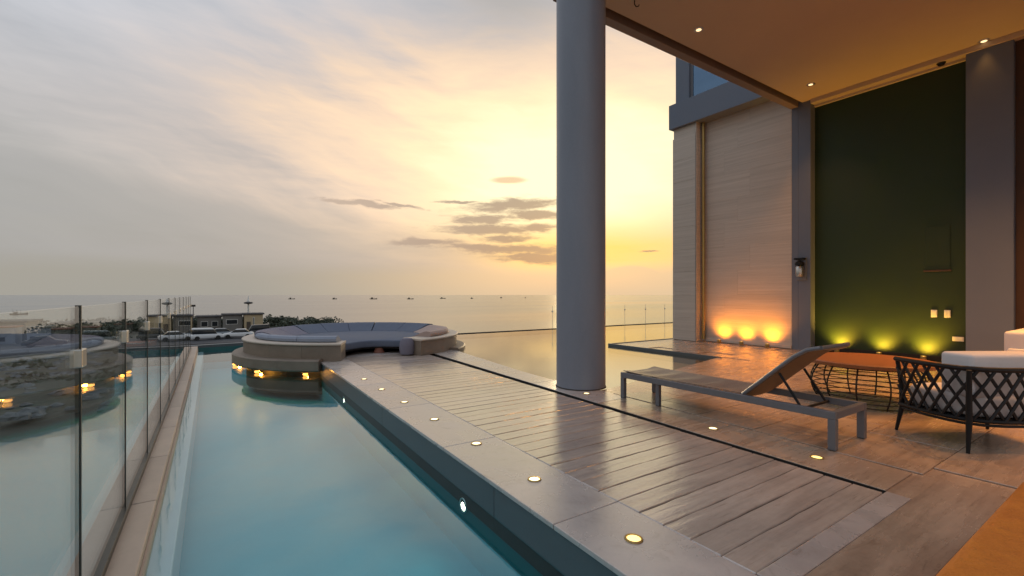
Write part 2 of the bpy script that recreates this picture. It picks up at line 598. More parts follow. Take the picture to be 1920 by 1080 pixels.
def copy_tree(o, parent=None):
    c = o.copy()
    col.objects.link(c)
    c.parent = parent
    for ch in list(o.children):
        copy_tree(ch, c)
    return c


# lines of the terrace: x of each long edge as a function of y
def x_edge(y): return 1.465 + .020 * y        # pool side of the walkway
def x_bord(y): return 1.930 + .022 * y        # border / planks
def x_slot(y): return 3.395 + .046 * y        # drain slot
def x_rim(y): return 3.40 + .115 * y          # rim of the still pool
WATER, STILL = -.225, -.055
CX, CY = 2.79, 10.63                          # round day bed

# ------------------------------------------------------------------ sea and land
sea = MB()
rings = [0, 30, 80, 200, 500, 1200, 3000, 8000, 22000, 50000]
ks = 72
sea.add([(max(r, .01) * math.cos(2 * math.pi * j / ks), max(r, .01) * math.sin(2 * math.pi * j / ks), -7.0) for r in rings for j in range(ks)],
        [(i * ks + j, (i + 1) * ks + j, (i + 1) * ks + (j + 1) % ks, i * ks + (j + 1) % ks) for i in range(len(rings) - 1) for j in range(ks)])
structure('sea', sea, 'sea_water')

land = MB()
nx, ny = 60, 60
random.seed(3)
def coast(yy):                                 # x of the shore as a function of y
    return 24 + 4 * math.sin(yy * .06) + 2 * math.sin(yy * .23 + 1)
def land_z(px_, py_):
    shore = min(py_ - 40 - 3 * math.sin(px_ * .21), coast(py_) - px_, (128 + 3 * math.sin(px_ * .11) - max(0, px_ - 5) * .1) - py_)
    h = max(-2.0, min(1.0, shore * .25))
    return -6.9 + h * .9 + .18 * math.sin(px_ * .5) * math.cos(py_ * .37)
LX = [-150 + i * 3.0 for i in range(64)]
LY = [20 + j * 2.4 for j in range(54)]
vs = [(a, b, land_z(a, b)) for b in LY for a in LX]
fs = [(j * len(LX) + i, j * len(LX) + i + 1, (j + 1) * len(LX) + i + 1, (j + 1) * len(LX) + i) for j in range(len(LY) - 1) for i in range(len(LX) - 1)]
land.add(vs, fs)
structure('land', land, 'land_earth', smooth=True)
structure('road', MB().box(-40, 16, 78, 93, -5.98, -5.72), 'asphalt', bevel=.05)

# ------------------------------------------------------------------ terrace: pools, walkway, paving
basin = empty('pool_basin', (0, 5, -.8))
tag(basin, kind='structure')
b = MB()
b.add([(-.32, -3, -.72), (x_edge(-3) + .03, -3, -.72), (x_edge(14.2) + .03, 14.2, -.72), (-.32, 14.2, -.72)], [(0, 1, 2, 3)])
b.add([(x_edge(-3) + .03, -3, -.72), (x_edge(14.2) + .03, 14.2, -.72), (x_edge(14.2) + .03, 14.2, -.205), (x_edge(-3) + .03, -3, -.205)], [(0, 1, 2, 3)])
b.add([(-.298, -3, -.72), (-.298, 14.2, -.72), (-.298, 14.2, -.26), (-.298, -3, -.26)], [(0, 1, 2, 3)])
b.add([(-.32, 14.15, -.72), (3, 14.15, -.72), (3, 14.15, -.16), (-.32, 14.15, -.16)], [(0, 1, 2, 3)])
b.add([(-.32, -3, -.72), (3, -3, -.72), (3, -3, -.16), (-.32, -3, -.16)], [(0, 1, 2, 3)])
b.build('basin_lining', 'pool_tile', basin)
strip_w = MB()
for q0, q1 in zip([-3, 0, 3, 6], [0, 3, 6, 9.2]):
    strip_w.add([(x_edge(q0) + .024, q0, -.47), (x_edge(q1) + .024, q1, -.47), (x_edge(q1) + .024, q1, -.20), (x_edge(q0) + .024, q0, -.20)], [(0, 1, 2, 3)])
strip_w.build('painted_shade_band', 'painted_shade_band', basin)  # dark band painted as deep as the mirrored slab side
MB().box(-.31, -.175, -3, 14.14, -.60, -.262).build('underwater_ledge', 'ledge_tile', basin, bevel=.008)
MB().box(-.297, -.286, -3, 14.14, -.262, -.172).build('coping_riser', 'coping_stone', basin)
structure('pool_water', MB().add([(-.305, -3, WATER), (x_edge(-3) + .04, -3, WATER), (x_edge(14.1) + .04, 14.14, WATER), (-.305, 14.14, WATER)], [(0, 1, 2, 3)]), 'pool_water')

# far overflow rim of the pool
rim = MB()
pts = []
for i in range(13):
    q = i / 12
    xx = -.46 + 3.4 * q
    pts.append((xx, 14.16 + .55 * q - .2 * q * q))
rim.add([(a, bb, z) for (a, bb) in pts for z in (-.9, -.10)] + [(a, bb + .22, z) for (a, bb) in pts for z in (-.9, -.10)], [])
k = 26
for i in range(12):
    a = 2 * i
    rim.f += [(a, a + 2, a + 3, a + 1), (k + a, k + a + 1, k + a + 3, k + a + 2), (a + 1, a + 3, k + a + 3, k + a + 1)]
structure('overflow_rim', rim, 'side_stone')
MB().add([(-.29, 14.145, -.55), (3, 14.145, -.55), (3, 14.145, -.16), (-.29, 14.145, -.16)], [(0, 1, 2, 3)]).build('painted_shade_band', 'painted_shade_band', basin)  # same painted dark band, darkening the far wall

# podium that carries it all
pod = MB()
pod.box(-.46, 3.2, -3.2, 14.16, -6.9, -1.45)
pod.box(3.2, 18.5, -6, 13.4, -6.9, -.51)
structure('podium', pod, 'side_stone')

# coping under the glass: single stones
cop = empty('pool_coping', (-.37, 5, -.2))
tag(cop, kind='structure')
MB().box(-.475, -.30, -3, 14.2, -1.45, -.172).build('coping_bed', 'joint_dark', cop)
yy = -1.2
i = 0
while yy < 14.1:
    L = .98
    MB().box(-.475, -.296, yy + .003, min(yy + L, 14.18) - .003, -.17, -.118).build('coping_stone', 'coping_stone', cop, bevel=.007)
    yy += L

# walkway
walk = empty('walkway', (2.5, 5, 0))
tag(walk, kind='structure')
def strip(fa, fb, y0, y1, z0, z1, m=12):
    s = MB()
    ys = [y0 + (y1 - y0) * i / m for i in range(m + 1)]
    s.prism([(fb(q), q) for q in ys] + [(fa(q), q) for q in reversed(ys)], z0, z1)
    return s
strip(lambda q: x_edge(q) + .012, lambda q: x_slot(q) - (.026 + .012 * q), -2.4, 9.4, -.34, -.032).build('walkway_bed', 'joint_dark', walk)
# side face towards the pool: long grey stones
yy = -2.4
while yy < 9.0:
    y2 = min(yy + 2.45, 9.2)
    strip(lambda q: x_edge(q), lambda q: x_edge(q) + .020, yy + .002, y2 - .002, -.235, -.030, 2).build('side_panel', 'side_stone', walk, bevel=.003)
    yy = y2
yy = -2.4
while yy < 8.9:
    y2 = yy + 1.42
    strip(lambda q: x_edge(q) - .012, lambda q: x_bord(q) - .004, yy + .0025, min(y2, 9.1) - .0025, -.028, 0.0, 2).build('border_slab', 'border_stone', walk, bevel=.004)
    yy = y2
# planks across the walkway
planks = []
for v in range(5):
    s = MB()
    m = 14
    w = .158
    up = [w / 2 + random.uniform(-.004, .003) for _ in range(m + 1)]
    dn = [-w / 2 + random.uniform(-.003, .004) for _ in range(m + 1)]
    s.prism([(i / m, dn[i]) for i in range(m + 1)] + [(i / m, up[i]) for i in reversed(range(m + 1))], -.04, 0.0)
    me = s.mesh('plank', .0045, 1)
    planks.append(me)
yy = 1.135
i = 0
while yy < 9.1:
    x0, x1 = x_bord(yy) + .004, x_slot(yy) - (.022 + .012 * yy)
    o = shared('plank', planks[i % 5], 'plank_stone', walk, (x0, yy, random.uniform(-.0045, -.001)), (x1 - x0, 1, 1))
    if i % 3 == 1:
        o.scale.y = -1
    yy += .163
    i += 1
strip(lambda q: x_bord(q) + .004, lambda q: x_slot(q) - .004, .93, 1.050, -.03, .0015, 2).build('cross_border', 'border_stone', walk, bevel=.004)
strip(lambda q: x_bord(q) - .002, lambda q: x_slot(q) + .51, .62, .9275, -.011, 0.0, 2).build('border_slab', 'paving_stone', walk, bevel=.002)
strip(lambda q: x_slot(q) - (.025 + .012 * q), lambda q: x_slot(q) + .010, 1.05, 9.4, -.15, -.10, 4).build('drain_channel', 'slot_black', walk)

strip(lambda q: x_slot(q) + .0045, lambda q: x_slot(q) + .0115, 1.05, 9.4, -.16, -.004, 4).build('slot_shade_plate', 'slot_black', walk)  # thin black plate added as painted shade over the sky-lit slot face

# paving right of the drain slot and in front
pav = empty('paving', (6, 1, 0))
tag(pav, kind='structure')
near_edge = [(3.88, 4.16), (4.35, 4.20), (5.3, 4.45), (6.4, 4.72), (8.17, 5.13)]
base = MB()
ys = [1.05, 2, 3, 4.16]
outline = [(x_slot(q) + .012, q) for q in ys] + near_edge[1:] + [(8.17, 8.0), (10.9, 8.0), (10.9, -4.5), (x_bord(-2.4), -4.5), (x_bord(-2.4), -2.4), (x_bord(.928), .928), (x_slot(.928) + .012, .928)]
base.prism(outline, -.24, -.012)
base.build('paving_bed', 'paving_stone', pav)
# rim between slot and still pool
yy = 1.06
while yy < 9.0:
    y2 = min(yy + 1.31, 9.4)
    if yy < 4.1:
        fb = lambda q: x_slot(q) + .50
    else:
        fb = lambda q: max(x_rim(q), x_slot(q) + .40)
    strip(lambda q: x_slot(q) + .012, fb, yy + .0025, y2 - .0025, -.24 if yy > 3.9 else -.011, 0.0, 3).build('rim_slab', 'border_stone' if yy > 3.5 else 'paving_stone', pav, bevel=.004)
    yy = y2
slab_meshes = [MB().box(-.45, .45, -.29, .29, -.011, 0).mesh('paving_slab', .003, 1) for _ in range(1)]
def inside_paving(x, y):
    if x < x_slot(max(y, 1.05)) + .515 and y > .93: return False
    if y <= .93 and x < x_bord(y): return False
    if x > 10.88 or y < -2.4: return False
    if y > 4.0:
        if x > 8.18: return y < 7.99
        for (ax, ay), (bx, by) in zip(near_edge, near_edge[1:]):
            if ax <= x <= bx:
                return y < ay + (by - ay) * (x - ax) / (bx - ax)
    return True
row = 0
yy = -2.2
while yy < 8.0:
    xx = 1.5 + (.45 if row % 2 else 0) + (random.random() - .5) * .3
    while xx < 10.9:
        c4s = [(xx + a, yy + bb) for a in (-.45, .45) for bb in (-.29, .29)]
        ins = [inside_paving(*q) for q in c4s]
        if all(ins):
            shared('paving_slab', slab_meshes[0], 'paving_stone', pav, (xx, yy, random.uniform(-.0015, .0)))
        elif any(ins) and yy < 4.0:
            # cut slab: trim to the walkway side
            xl = max(xx - .45, (x_bord(yy) + .01) if yy < .9 else x_slot(yy) + .53)
            xr = min(xx + .45, 10.88)
            if xr - xl > .08 and not (.6 < yy < 1.25 and xl < 3.9):
                shared('paving_slab', slab_meshes[0], 'paving_stone', pav, ((xl + xr) / 2, yy, -.001), ((xr - xl) / .9, 1, 1))
        xx += .905
    yy += .585
    row += 1
# platform in front of the stone wall: dark edge stones
MB().box(8.155, 8.20, 5.06, 8.03, -.24, .004).build('platform_edge', 'side_stone', pav, bevel=.004)
MB().box(8.20, 10.9, 7.985, 8.03, -.24, .004).build('platform_edge', 'side_stone', pav, bevel=.004)

# still pool
sp = MB()
sp.add([(x_rim(4.1) - .2, 3.9, -.22), (10.9, 3.9, -.22), (10.9, 8.0, -.22), (18.4, 8.0, -.22), (18.4, 13.1, -.22), (x_rim(9.4) - .9, 13.1, -.22), (x_rim(9.4) - .4, 9.2, -.22)], [(0, 1, 2, 3, 4, 5, 6)])
structure('still_pool_floor', sp, 'still_floor')
structure('still_pool_water', MB().add([(x_rim(4.1) - .1, 4.0, STILL), (10.55, 4.0, STILL), (10.55, 8.035, STILL), (18.4, 8.035, STILL), (18.4, 13.06, STILL), (3.9, 13.06, STILL), (3.9, 9.3, STILL)], [(0, 1, 2, 3, 4, 5, 6)]), 'still_water')
structure('still_pool_edge', MB().box(3.4, 18.5, 13.06, 13.16, -.5, -.035), 'slot_black', bevel=.01)

# ------------------------------------------------------------------ the house
house = tag(empty('house', (10.8, 2, 0)), 'modern villa with deep terrace roof, round column, stone and dark green walls', 'house')
# roof with soffit, dark slot and fascia
roof = MB().box(4.20, 11.6, -4.5, 4.79, 5.42, 5.9).build('ceiling', 'ceiling_plaster', house)
roof['label'] = 'warm lit plaster ceiling over the terrace'
MB().box(4.02, 11.6, 4.87, 5.03, 5.35, 5.92).build('fascia', 'fascia_paint', house, bevel=.008)
MB().box(4.02, 4.14, -4.5, 4.865, 5.35, 5.92).build('fascia', 'fascia_paint', house, bevel=.008)
MB().box(4.14, 11.6, 4.785, 4.875, 5.50, 5.88).build('shadow_slot', 'slot_black', house)
MB().box(4.135, 4.205, -4.5, 4.785, 5.50, 5.88).build('shadow_slot', 'slot_black', house)
# wooden trim along the top of the green wall
MB().box(10.76, 10.93, -4.4, 4.61, 5.33, 5.419).build('ceiling_trim', 'ceiling_plaster', house, bevel=.006)
MB().box(10.93, 10.995, -4.4, 4.61, 5.29, 5.419).build('trim_back', 'ceiling_plaster', house)
cl = MB().lathe([(.32, 0.0), (.32, 5.6)], 4.06, 4.49, 64).build('column', 'column_paint', house, smooth=True)
cl['label'] = 'tall round grey column at the corner of the still pool'
MB().lathe([(.3215, .0), (.330, .0), (.328, .010), (.3215, .014)], 4.06, 4.49, 64).build('base_joint', 'joint_dark', house, smooth=True)
gw = MB().box(11.0, 11.25, 2.0, 4.7, -.2, 5.45).build('green_wall', 'green_wall', house)
gw['label'] = 'dark green wall washed by three uplights'
MB().box(10.975, 11.0, 2.2, 4.62, 0, .09).build('skirting', 'slot_black', house)
hatch = empty('service_hatch', (10.99, 2.62, 2.0))
hatch.parent = house
hatch.location = Vector((10.99, 2.62, 2.0)) - root_loc(house)
MB().box(10.990, 10.9985, 2.44, 2.78, 1.66, 2.45).build('panel', 'green_wall', hatch, bevel=.002)
MB().box(10.980, 10.9985, 2.42, 2.80, 1.625, 1.655).build('sill', 'brown_wall', hatch, bevel=.003)
MB().box(10.8, 11.24, 4.62, 4.868, -.2, 5.48).box(10.8, 11.24, 4.868, 5.0, -.2, 5.348).build('pillar', 'grey_plaster', house, bevel=.006)
MB().box(10.8, 11.24, 1.64, 2.2, -.2, 5.33).build('pillar', 'pillar_plaster', house, bevel=.006)
MB().box(10.92, 11.24, -4.5, 1.64, -.2, 5.42).build('brown_wall', 'brown_wall', house)
# stone wall with separate courses, and the pier that ends it
sw = MB().box(10.83, 11.2, 5.0, 7.25, -.2, 5.8).build('stone_wall', 'travertine', house)
zz = 0.0
hts = [.60, .605, .61, .60, .605, .60, .61, .60, .60, .41]
for r_, hh in enumerate(hts):
    cuts = [5.003] + ([5.95] if r_ % 3 == 0 else [6.6] if r_ % 3 == 1 else [6.25]) + [7.197]
    for a, c in zip(cuts, cuts[1:]):
        MB().box(10.80 + random.uniform(-.0006, .0006), 10.832, a + .0006, c - .0006, zz + .0006, zz + hh - .0006).build('wall_stone', 'travertine', sw, bevel=.001, segs=1, off=root_loc(house))
    zz += hh
pr = MB().box(10.53, 11.2, 7.215, 7.9, -.2, 5.75).build('pier', 'travertine', house)
zz = 0.0
for hh in hts:
    if zz + hh < 5.76:
        MB().box(10.50, 10.532, 7.2, 7.91, zz + .0015, zz + hh - .0015).build('pier_stone', 'travertine', pr, bevel=.002, segs=1, off=root_loc(house))
    zz += hh
MB().box(10.50, 11.0, 7.193, 7.214, 0, 5.73).build('pier_return', 'travertine', house)
dp = MB().tube([(10.70, 7.12, .05), (10.70, 7.12, 5.7)], .035, 12).build('downpipe', 'brass', house, smooth=True)
for z in (.5, 2.9, 5.25):
    MB().lathe([(.036, z - .02), (.044, z - .02), (.044, z + .02), (.036, z + .02)], 10.70, 7.12, 16).build('pipe_clamp', 'brass', dp, off=root_loc(house))
MB().box(10.77, 10.80, 5.0, 7.19, 0, .07).build('plinth', 'travertine', house, bevel=.006)
# upper storey
MB().box(10.42, 12.2, 5.06, 7.98, 5.70, 6.36).build('upper_beam', 'grey_plaster', house, bevel=.008)
up_ = MB()
up_.box(10.56, 12.2, 7.45, 7.86, 6.36, 9.5)
up_.box(10.56, 12.2, 5.06, 7.45, 8.2, 9.5)
up_.box(10.56, 12.2, 5.06, 5.4, 6.36, 8.2)
up_.box(11.3, 12.2, 5.4, 7.45, 6.36, 8.2)
up_.build('upper_wall', 'grey_plaster', house)
win = MB().box(10.62, 10.68, 5.4, 7.45, 6.36, 6.43).box(10.62, 10.68, 5.4, 7.45, 8.13, 8.2).box(10.62, 10.68, 5.4, 5.47, 6.43, 8.13).box(10.62, 10.68, 7.38, 7.45, 6.43, 8.13).build('window', 'lounger_metal', house)
MB().box(10.64, 10.66, 5.47, 7.38, 6.43, 8.13).build('pane', 'window_glass', win, off=root_loc(house))

# wall lantern on the grey pillar
wl = tag(empty('wall_lantern', (10.79, 4.78, 1.6)), 'small metal wall lantern with dark bracket on the blue-grey pillar', 'wall lamp')
MB().box(10.775, 10.80, 4.70, 4.90, 1.52, 2.02).build('back_plate', 'lounger_metal', wl, bevel=.004)
MB().box(10.66, 10.775, 4.70, 4.90, 1.97, 2.01).build('bracket', 'black_metal', wl, bevel=.004)
MB().lathe([(.0, 1.62), (.06, 1.60), (.075, 1.66), (.075, 1.80), (.05, 1.84), (.0, 1.84)], 10.70, 4.80, 20).build('shade', 'steel', wl, smooth=True)
MB().lathe([(.0, 1.84), (.085, 1.845), (.085, 1.90), (.02, 1.95), (.0, 1.95)], 10.70, 4.80, 20).build('cap', 'black_metal', wl, smooth=True)

# switches and socket on the green wall
def plate(name, y, z, w, h, label, cat, toggles):
    o = tag(empty(name, (10.995, y, z)), label, cat)
    MB().box(10.985, 10.999, y - w / 2, y + w / 2, z - h / 2, z + h / 2).build('plate', 'white_plate', o, bevel=.003)
    for i in range(toggles):
        yc = y - w / 2 + w * (i + .5) / toggles
        MB().box(10.978, 10.985, yc - w / toggles * .36, yc + w / toggles * .36, z - h * .33, z + h * .33).build('rocker', 'white_plate', o, bevel=.002)
plate('light_switch', 2.655, .86, .085, .135, 'left one of the two square white switches on the green wall', 'switch', 1)
plate('light_switch', 2.475, .86, .085, .135, 'right one of the two square white switches on the green wall', 'switch', 2)
plate('wall_socket', 2.335, .42, .15, .08, 'flat white double socket low on the green wall near the pillar', 'socket', 2)

# ------------------------------------------------------------------ lamps of the terrace
def ceiling_light(x, y, z, label, watt=120, spot=110):
    o = tag(empty('ceiling_downlight', (x, y, z)), label, 'downlight', 'warm downlights in the terrace ceiling')
    MB().lathe([(.045, z - .006), (.075, z - .006), (.078, z - .001), (.045, z - .001)], x, y, 24).build('trim', 'steel', o, smooth=True)
    MB().lathe([(.0, z - .016), (.030, z - .013), (.044, z - .004), (.0, z - .0035)], x, y, 20).build('lens', 'lens_down', o, smooth=True)
    lamp('downlight_beam', 'SPOT', (x, y, z - .03), (1.0, .41, .09), watt, o, (x, y, 0), .04, spot, .9)
ceiling_light(6.46, 4.38, 5.419, 'lit downlight in the ceiling nearest the round column', 70)
ceiling_light(10.01, 4.28, 5.419, 'lit downlight in the ceiling corner above the stone wall', 110, 80)
ceiling_light(10.70, 1.96, 5.419, 'lit downlight on the ceiling trim above the grey pillar', 8, 60)
for x, y, w_ in ((8.4, 1.9, 760), (6.46, 1.9, 210), (8.4, -.6, 1300), (6.46, -.6, 330)):
    ceiling_light(x, y, 5.419, 'lit downlight further back in the terrace ceiling', w_, 95)
cam_ = tag(empty('ceiling_sensor', (10.68, 2.48, 5.28)), 'small dark sensor under the ceiling edge above the green wall', 'sensor')
MB().lathe([(.0, 5.28), (.04, 5.285), (.055, 5.31), (.055, 5.329), (.0, 5.329)], 10.83, 2.52, 16).build('dome', 'black_metal', cam_, smooth=True)
MB().lathe([(.056, 5.312), (.064, 5.316), (.064, 5.329), (.056, 5.329)], 10.83, 2.52, 16).build('ring', 'wire_dark', cam_, smooth=True)
hook = tag(empty('ceiling_hook', (4.75, 4.2, 5.42)), 'small dark hook in the ceiling beside the round column', 'hook')
MB().tube([(5.05, 4.45, 5.42), (5.05, 4.45, 5.36), (5.07, 4.44, 5.33), (5.10, 4.42, 5.335), (5.11, 4.42, 5.36)], .008, 6).build('hook_wire', 'black_metal', hook, smooth=True)

def uplight(x, y, label, group, colr, watt, aim, spot, z=0.0):
    o = tag(empty('wall_uplight', (x, y, z)), label, 'uplight', group)
    MB().lathe([(.0, z), (.042, z), (.046, z + .01), (.046, z + .085), (.040, z + .085), (.038, z + .05), (.0, z + .05)], x, y, 20).build('housing', 'brass', o, smooth=True)
    MB().lathe([(.0, z + .078), (.025, z + .080), (.037, z + .072), (.0, z + .066)], x, y, 16).build('lens', 'lens_up', o, smooth=True)
    lamp('uplight_beam', 'SPOT', (x, y, z + .10), colr, watt, o, aim, .09, spot, 1.0)
for i, (y, w_) in enumerate(((4.13, 120), (3.42, 105), (2.76, 112))):
    uplight(10.82, y, ['left', 'middle', 'right'][i] + ' of three small uplights at the foot of the green wall', 'uplights at the green wall', (1.0, .52, .04), w_, (11.0, y, .42), 120)
for i, (y, w_) in enumerate(((6.60, 62), (6.03, 58), (5.42, 66))):
    uplight(10.57, y, ['left', 'middle', 'right'][i] + ' of three small uplights at the foot of the stone wall', 'uplights at the stone wall', (1.0, .31, .015), w_, (10.82, y, .46), 118)

def ground_light(x, y, label, group, lens):
    o = tag(empty('ground_light', (x, y, 0)), label, 'ground light', group)
    MB().lathe([(.034, .0015), (.046, .0015), (.044, .006), (.036, .007), (.034, .003)], x, y, 24).build('rim', 'brass', o, smooth=True)
    MB().lathe([(.0, .0075), (.020, .0065), (.0345, .003), (.0345, .0015), (.0, .0012)], x, y, 20).build('lens', lens, o, smooth=True)
order = ['nearest', 'second', 'third', 'fourth', 'fifth', 'sixth', 'farthest']
for i, (x, y) in enumerate(((1.73, 1.53), (1.75, 2.38), (1.78, 3.21), (1.79, 4.06), (1.80, 4.90), (1.80, 5.72), (1.81, 6.55))):
    ground_light(x, y, order[i] + ' of the seven round lights along the pool edge, counted from the camera', 'floor lights along the pool edge', 'lens_amber' if i == 0 else 'lens_cream')
for x, y, l in ((3.72, 1.55, 'round floor light beside the near leg of the sun lounger'), (3.75, 2.40, 'round floor light beside the drain slot, left of the lounger middle'), (3.80, 4.10, 'round floor light at the foot of the round column')):
    ground_light(x, y, l, 'floor lights along the drain slot', 'lens_amber' if y < 2 else 'lens_cream')
for y, l in ((2.97, 'bright round underwater lamp in the near pool wall'), (6.9, 'bright round underwater lamp in the far pool wall near the day bed')):
    o = tag(empty('pool_lamp', (x_edge(y), y, -.34)), l, 'pool lamp')
    xw = x_edge(y) + .022
    r_ = MB()
    rr = MB()
    k = 20
    r_.add([(xw - .012, y, -.34)] + [(xw - .008, y + .04 * math.cos(2 * math.pi * j / k), -.34 + .04 * math.sin(2 * math.pi * j / k)) for j in range(k)], [(0, 1 + j, 1 + (j + 1) % k) for j in range(k)])
    r_.build('lens', 'lens_pool', o)
    rr.tube([(xw - .008, y + .047 * math.cos(2 * math.pi * j / k), -.34 + .047 * math.sin(2 * math.pi * j / k)) for j in range(k)], .008, 6, closed=True)
    rr.build('ring', 'steel', o, smooth=True)
    lamp('pool_beam', 'SPOT', (xw - .05, y, -.34), (.95, 1.0, .85), 1.2, o, (xw - 2, y, -.55), .04, 160, .8)

# ------------------------------------------------------------------ glass balustrade
def balustrade(name, joints, X, z0, z1, label, along='Y', clampz=.95):
    root = tag(empty(name, (X, joints[0], z0) if along == 'Y' else (joints[0], X, z0)), label, 'glass fence')
    def bx(a0, a1, c0, c1, zz0, zz1):
        m_ = MB()
        if along == 'Y': m_.box(X + c0, X + c1, a0, a1, zz0, zz1)
        else: m_.box(a0, a1, X + c0, X + c1, zz0, zz1)
        return m_
    for a, c in zip(joints, joints[1:]):
        bx(a + .009, c - .009, -.006, .006, z0, z1).build('glass_panel', 'glass', root, bevel=.0015, segs=1)
    for a in joints:
        bx(a - .0075, a + .0075, -.009, .009, z0, z1 + .004).build('edge_strip', 'dark_seal', root)
        bx(a - .038, a + .038, -.019, .019, clampz - .036, clampz + .036).build('clamp', 'steel', root, bevel=.004)
    bx(joints[0], joints[-1], -.022, .022, z0 - .03, z0 + .02).build('base_channel', 'dark_seal', root, bevel=.003)
    return root
js = [.19 + 1.128 * i for i in range(13)]
balustrade('glass_balustrade', js, -.44, -.10, 1.155, 'clear glass balustrade with dark joints and metal clamps along the pool edge')
fg = tag(empty('glass_balustrade', (10.6, 13.35, -.5)), 'distant clear glass balustrade beyond the still pool, right of the column', 'glass fence')
for i in range(6):
    a = 10.65 + 1.3 * i
    MB().box(a + .01, a + 1.29, 13.345, 13.355, -.45, .78).build('glass_panel', 'thin_glass', fg)
    MB().box(a - .003, a + .003, 13.344, 13.356, -.45, .78).build('edge_strip', 'steel', fg)
    MB().box(a - .03, a + .03, 13.335, 13.365, .55, .60).build('clamp', 'steel', fg, bevel=.003)
MB().box(10.6, 18.45, 13.32, 13.38, -.5, -.45).build('base_channel', 'dark_seal', fg)

# ------------------------------------------------------------------ round day bed
bed = tag(empty('day_bed', (CX, CY, WATER)), 'round stone day bed with blue cushions at the end of the walkway', 'day bed')
A0, A1 = -73.0, 248.0
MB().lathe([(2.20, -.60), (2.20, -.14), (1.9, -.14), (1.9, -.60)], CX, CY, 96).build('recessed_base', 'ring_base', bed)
# lower ledge in stone segments
seg = 16
lo0, lo1 = -47.0, 240.0
for i in range(seg):
    a, c = lo0 + (lo1 - lo0) * i / seg, lo0 + (lo1 - lo0) * (i + 1) / seg
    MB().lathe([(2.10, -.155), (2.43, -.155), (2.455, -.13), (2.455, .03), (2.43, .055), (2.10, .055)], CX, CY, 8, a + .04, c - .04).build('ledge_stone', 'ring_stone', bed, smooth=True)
# upper ring
seg = 18
for i in range(seg):
    a, c = A0 + (A1 - A0) * i / seg, A0 + (A1 - A0) * (i + 1) / seg
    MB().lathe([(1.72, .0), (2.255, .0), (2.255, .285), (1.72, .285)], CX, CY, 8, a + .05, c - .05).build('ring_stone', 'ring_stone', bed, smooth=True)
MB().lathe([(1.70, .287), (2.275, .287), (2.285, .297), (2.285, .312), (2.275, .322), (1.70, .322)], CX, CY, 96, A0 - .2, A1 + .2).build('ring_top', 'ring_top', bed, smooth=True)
# round floor inside and mattress
MB().lathe([(0.001, -.06), (1.72, -.06), (1.72, -.005), (0.001, -.005)], CX, CY, 64).build('inner_floor', 'border_stone', bed, smooth=True)
mt = []
for i in range(49):
    t = R(-73 + (321) * i / 48)
    mt.append((CX + 1.70 * math.cos(t), CY + 1.70 * math.sin(t)))
# front of the mattress bows inwards
p0, p1 = mt[-1], mt[0]
for i in range(1, 12):
    q = i / 12
    mt.append((p0[0] + (p1[0] - p0[0]) * q, p0[1] + (p1[1] - p0[1]) * q + .36 * math.sin(math.pi * q)))
MB().prism(mt, .125, .265).build('mattress', 'blue_cushion', bed, bevel=.03, segs=3, smooth=True)
MB().prism([(CX + (a - CX) * .985, CY + (bb - CY) * .985 + .05) for a, bb in mt], .09, .124).build('mattress_board', 'slot_black', bed)
MB().lathe([(.10, -.004), (.12, .0), (.10, .03), (.085, .07), (.085, .10)], 2.92, 9.45, 20).build('pedestal', 'terracotta', bed, smooth=True)
# back cushions around the ring
def back(a, c, name, m_, zt=.445, r0=1.60, r1=2.06):
    prof = [(r0 - .16, .268), (r0 + .02, .325), (r1 - .20, zt - .02), (r1 - .12, zt), (r1 - .03, zt - .012), (r1, zt - .05), (r1 - .005, .34), (r1 - .03, .324), (r0 + .1, .324), (r0 + .08, .268)]
    MB().lathe(prof, CX, CY, max(4, int(abs(c - a) / 4)), a, c).build(name, m_, bed, smooth=True)
for a_, c_, m_, zt_ in ((182, 245, 'pale_cushion', .432), (125, 181.4, 'mauve_cushion', .45), (62, 124.4, 'blue_cushion', .46), (10, 61.4, 'blue_cushion', .46), (-60, 9.4, 'pink_cushion', .44)):
    k_ = max(2, round((c_ - a_) / 21))
    for q_ in range(k_):
        w_ = (c_ - a_) / k_
        back(a_ + w_ * q_ + .18, a_ + w_ * (q_ + 1) - .18, 'back_cushion', m_, zt_ + random.uniform(-.008, .008))
e1 = R(A0 - 1)
MB().lathe([(.0, .0), (.13, .02), (.15, .12), (.14, .26), (.10, .33), (.0, .345)], CX + 1.95 * math.cos(R(-76)), CY + 1.95 * math.sin(R(-76)), 20).build('end_bolster', 'mauve_cushion', bed, smooth=True)
# gold lamps under the ledge
for i, a in enumerate((178, 209, 234)):
    x, y = CX + 2.40 * math.cos(R(a)), CY + 2.40 * math.sin(R(a))
    o = tag(empty('ledge_lamp', (x, y, -.19)), ['left', 'middle', 'right'][i] + ' of three golden lamps under the stone ledge of the day bed', 'lamp', 'golden lamps under the day bed')
    MB().lathe([(.0, -.222), (.030, -.218), (.046, -.20), (.034, -.175), (.0, -.172)], x, y, 16).build('bulb', 'lens_gold', o, smooth=True)
    MB().lathe([(.02, -.173), (.06, -.171), (.06, -.156), (.02, -.156)], x, y, 16).build('holder', 'brass', o, smooth=True)
    lamp('ledge_glow', 'POINT', (x - .09 * math.cos(R(20 + a)), y + .02, -.19), (1.0, .42, .05), 4.5, o, size=.03)

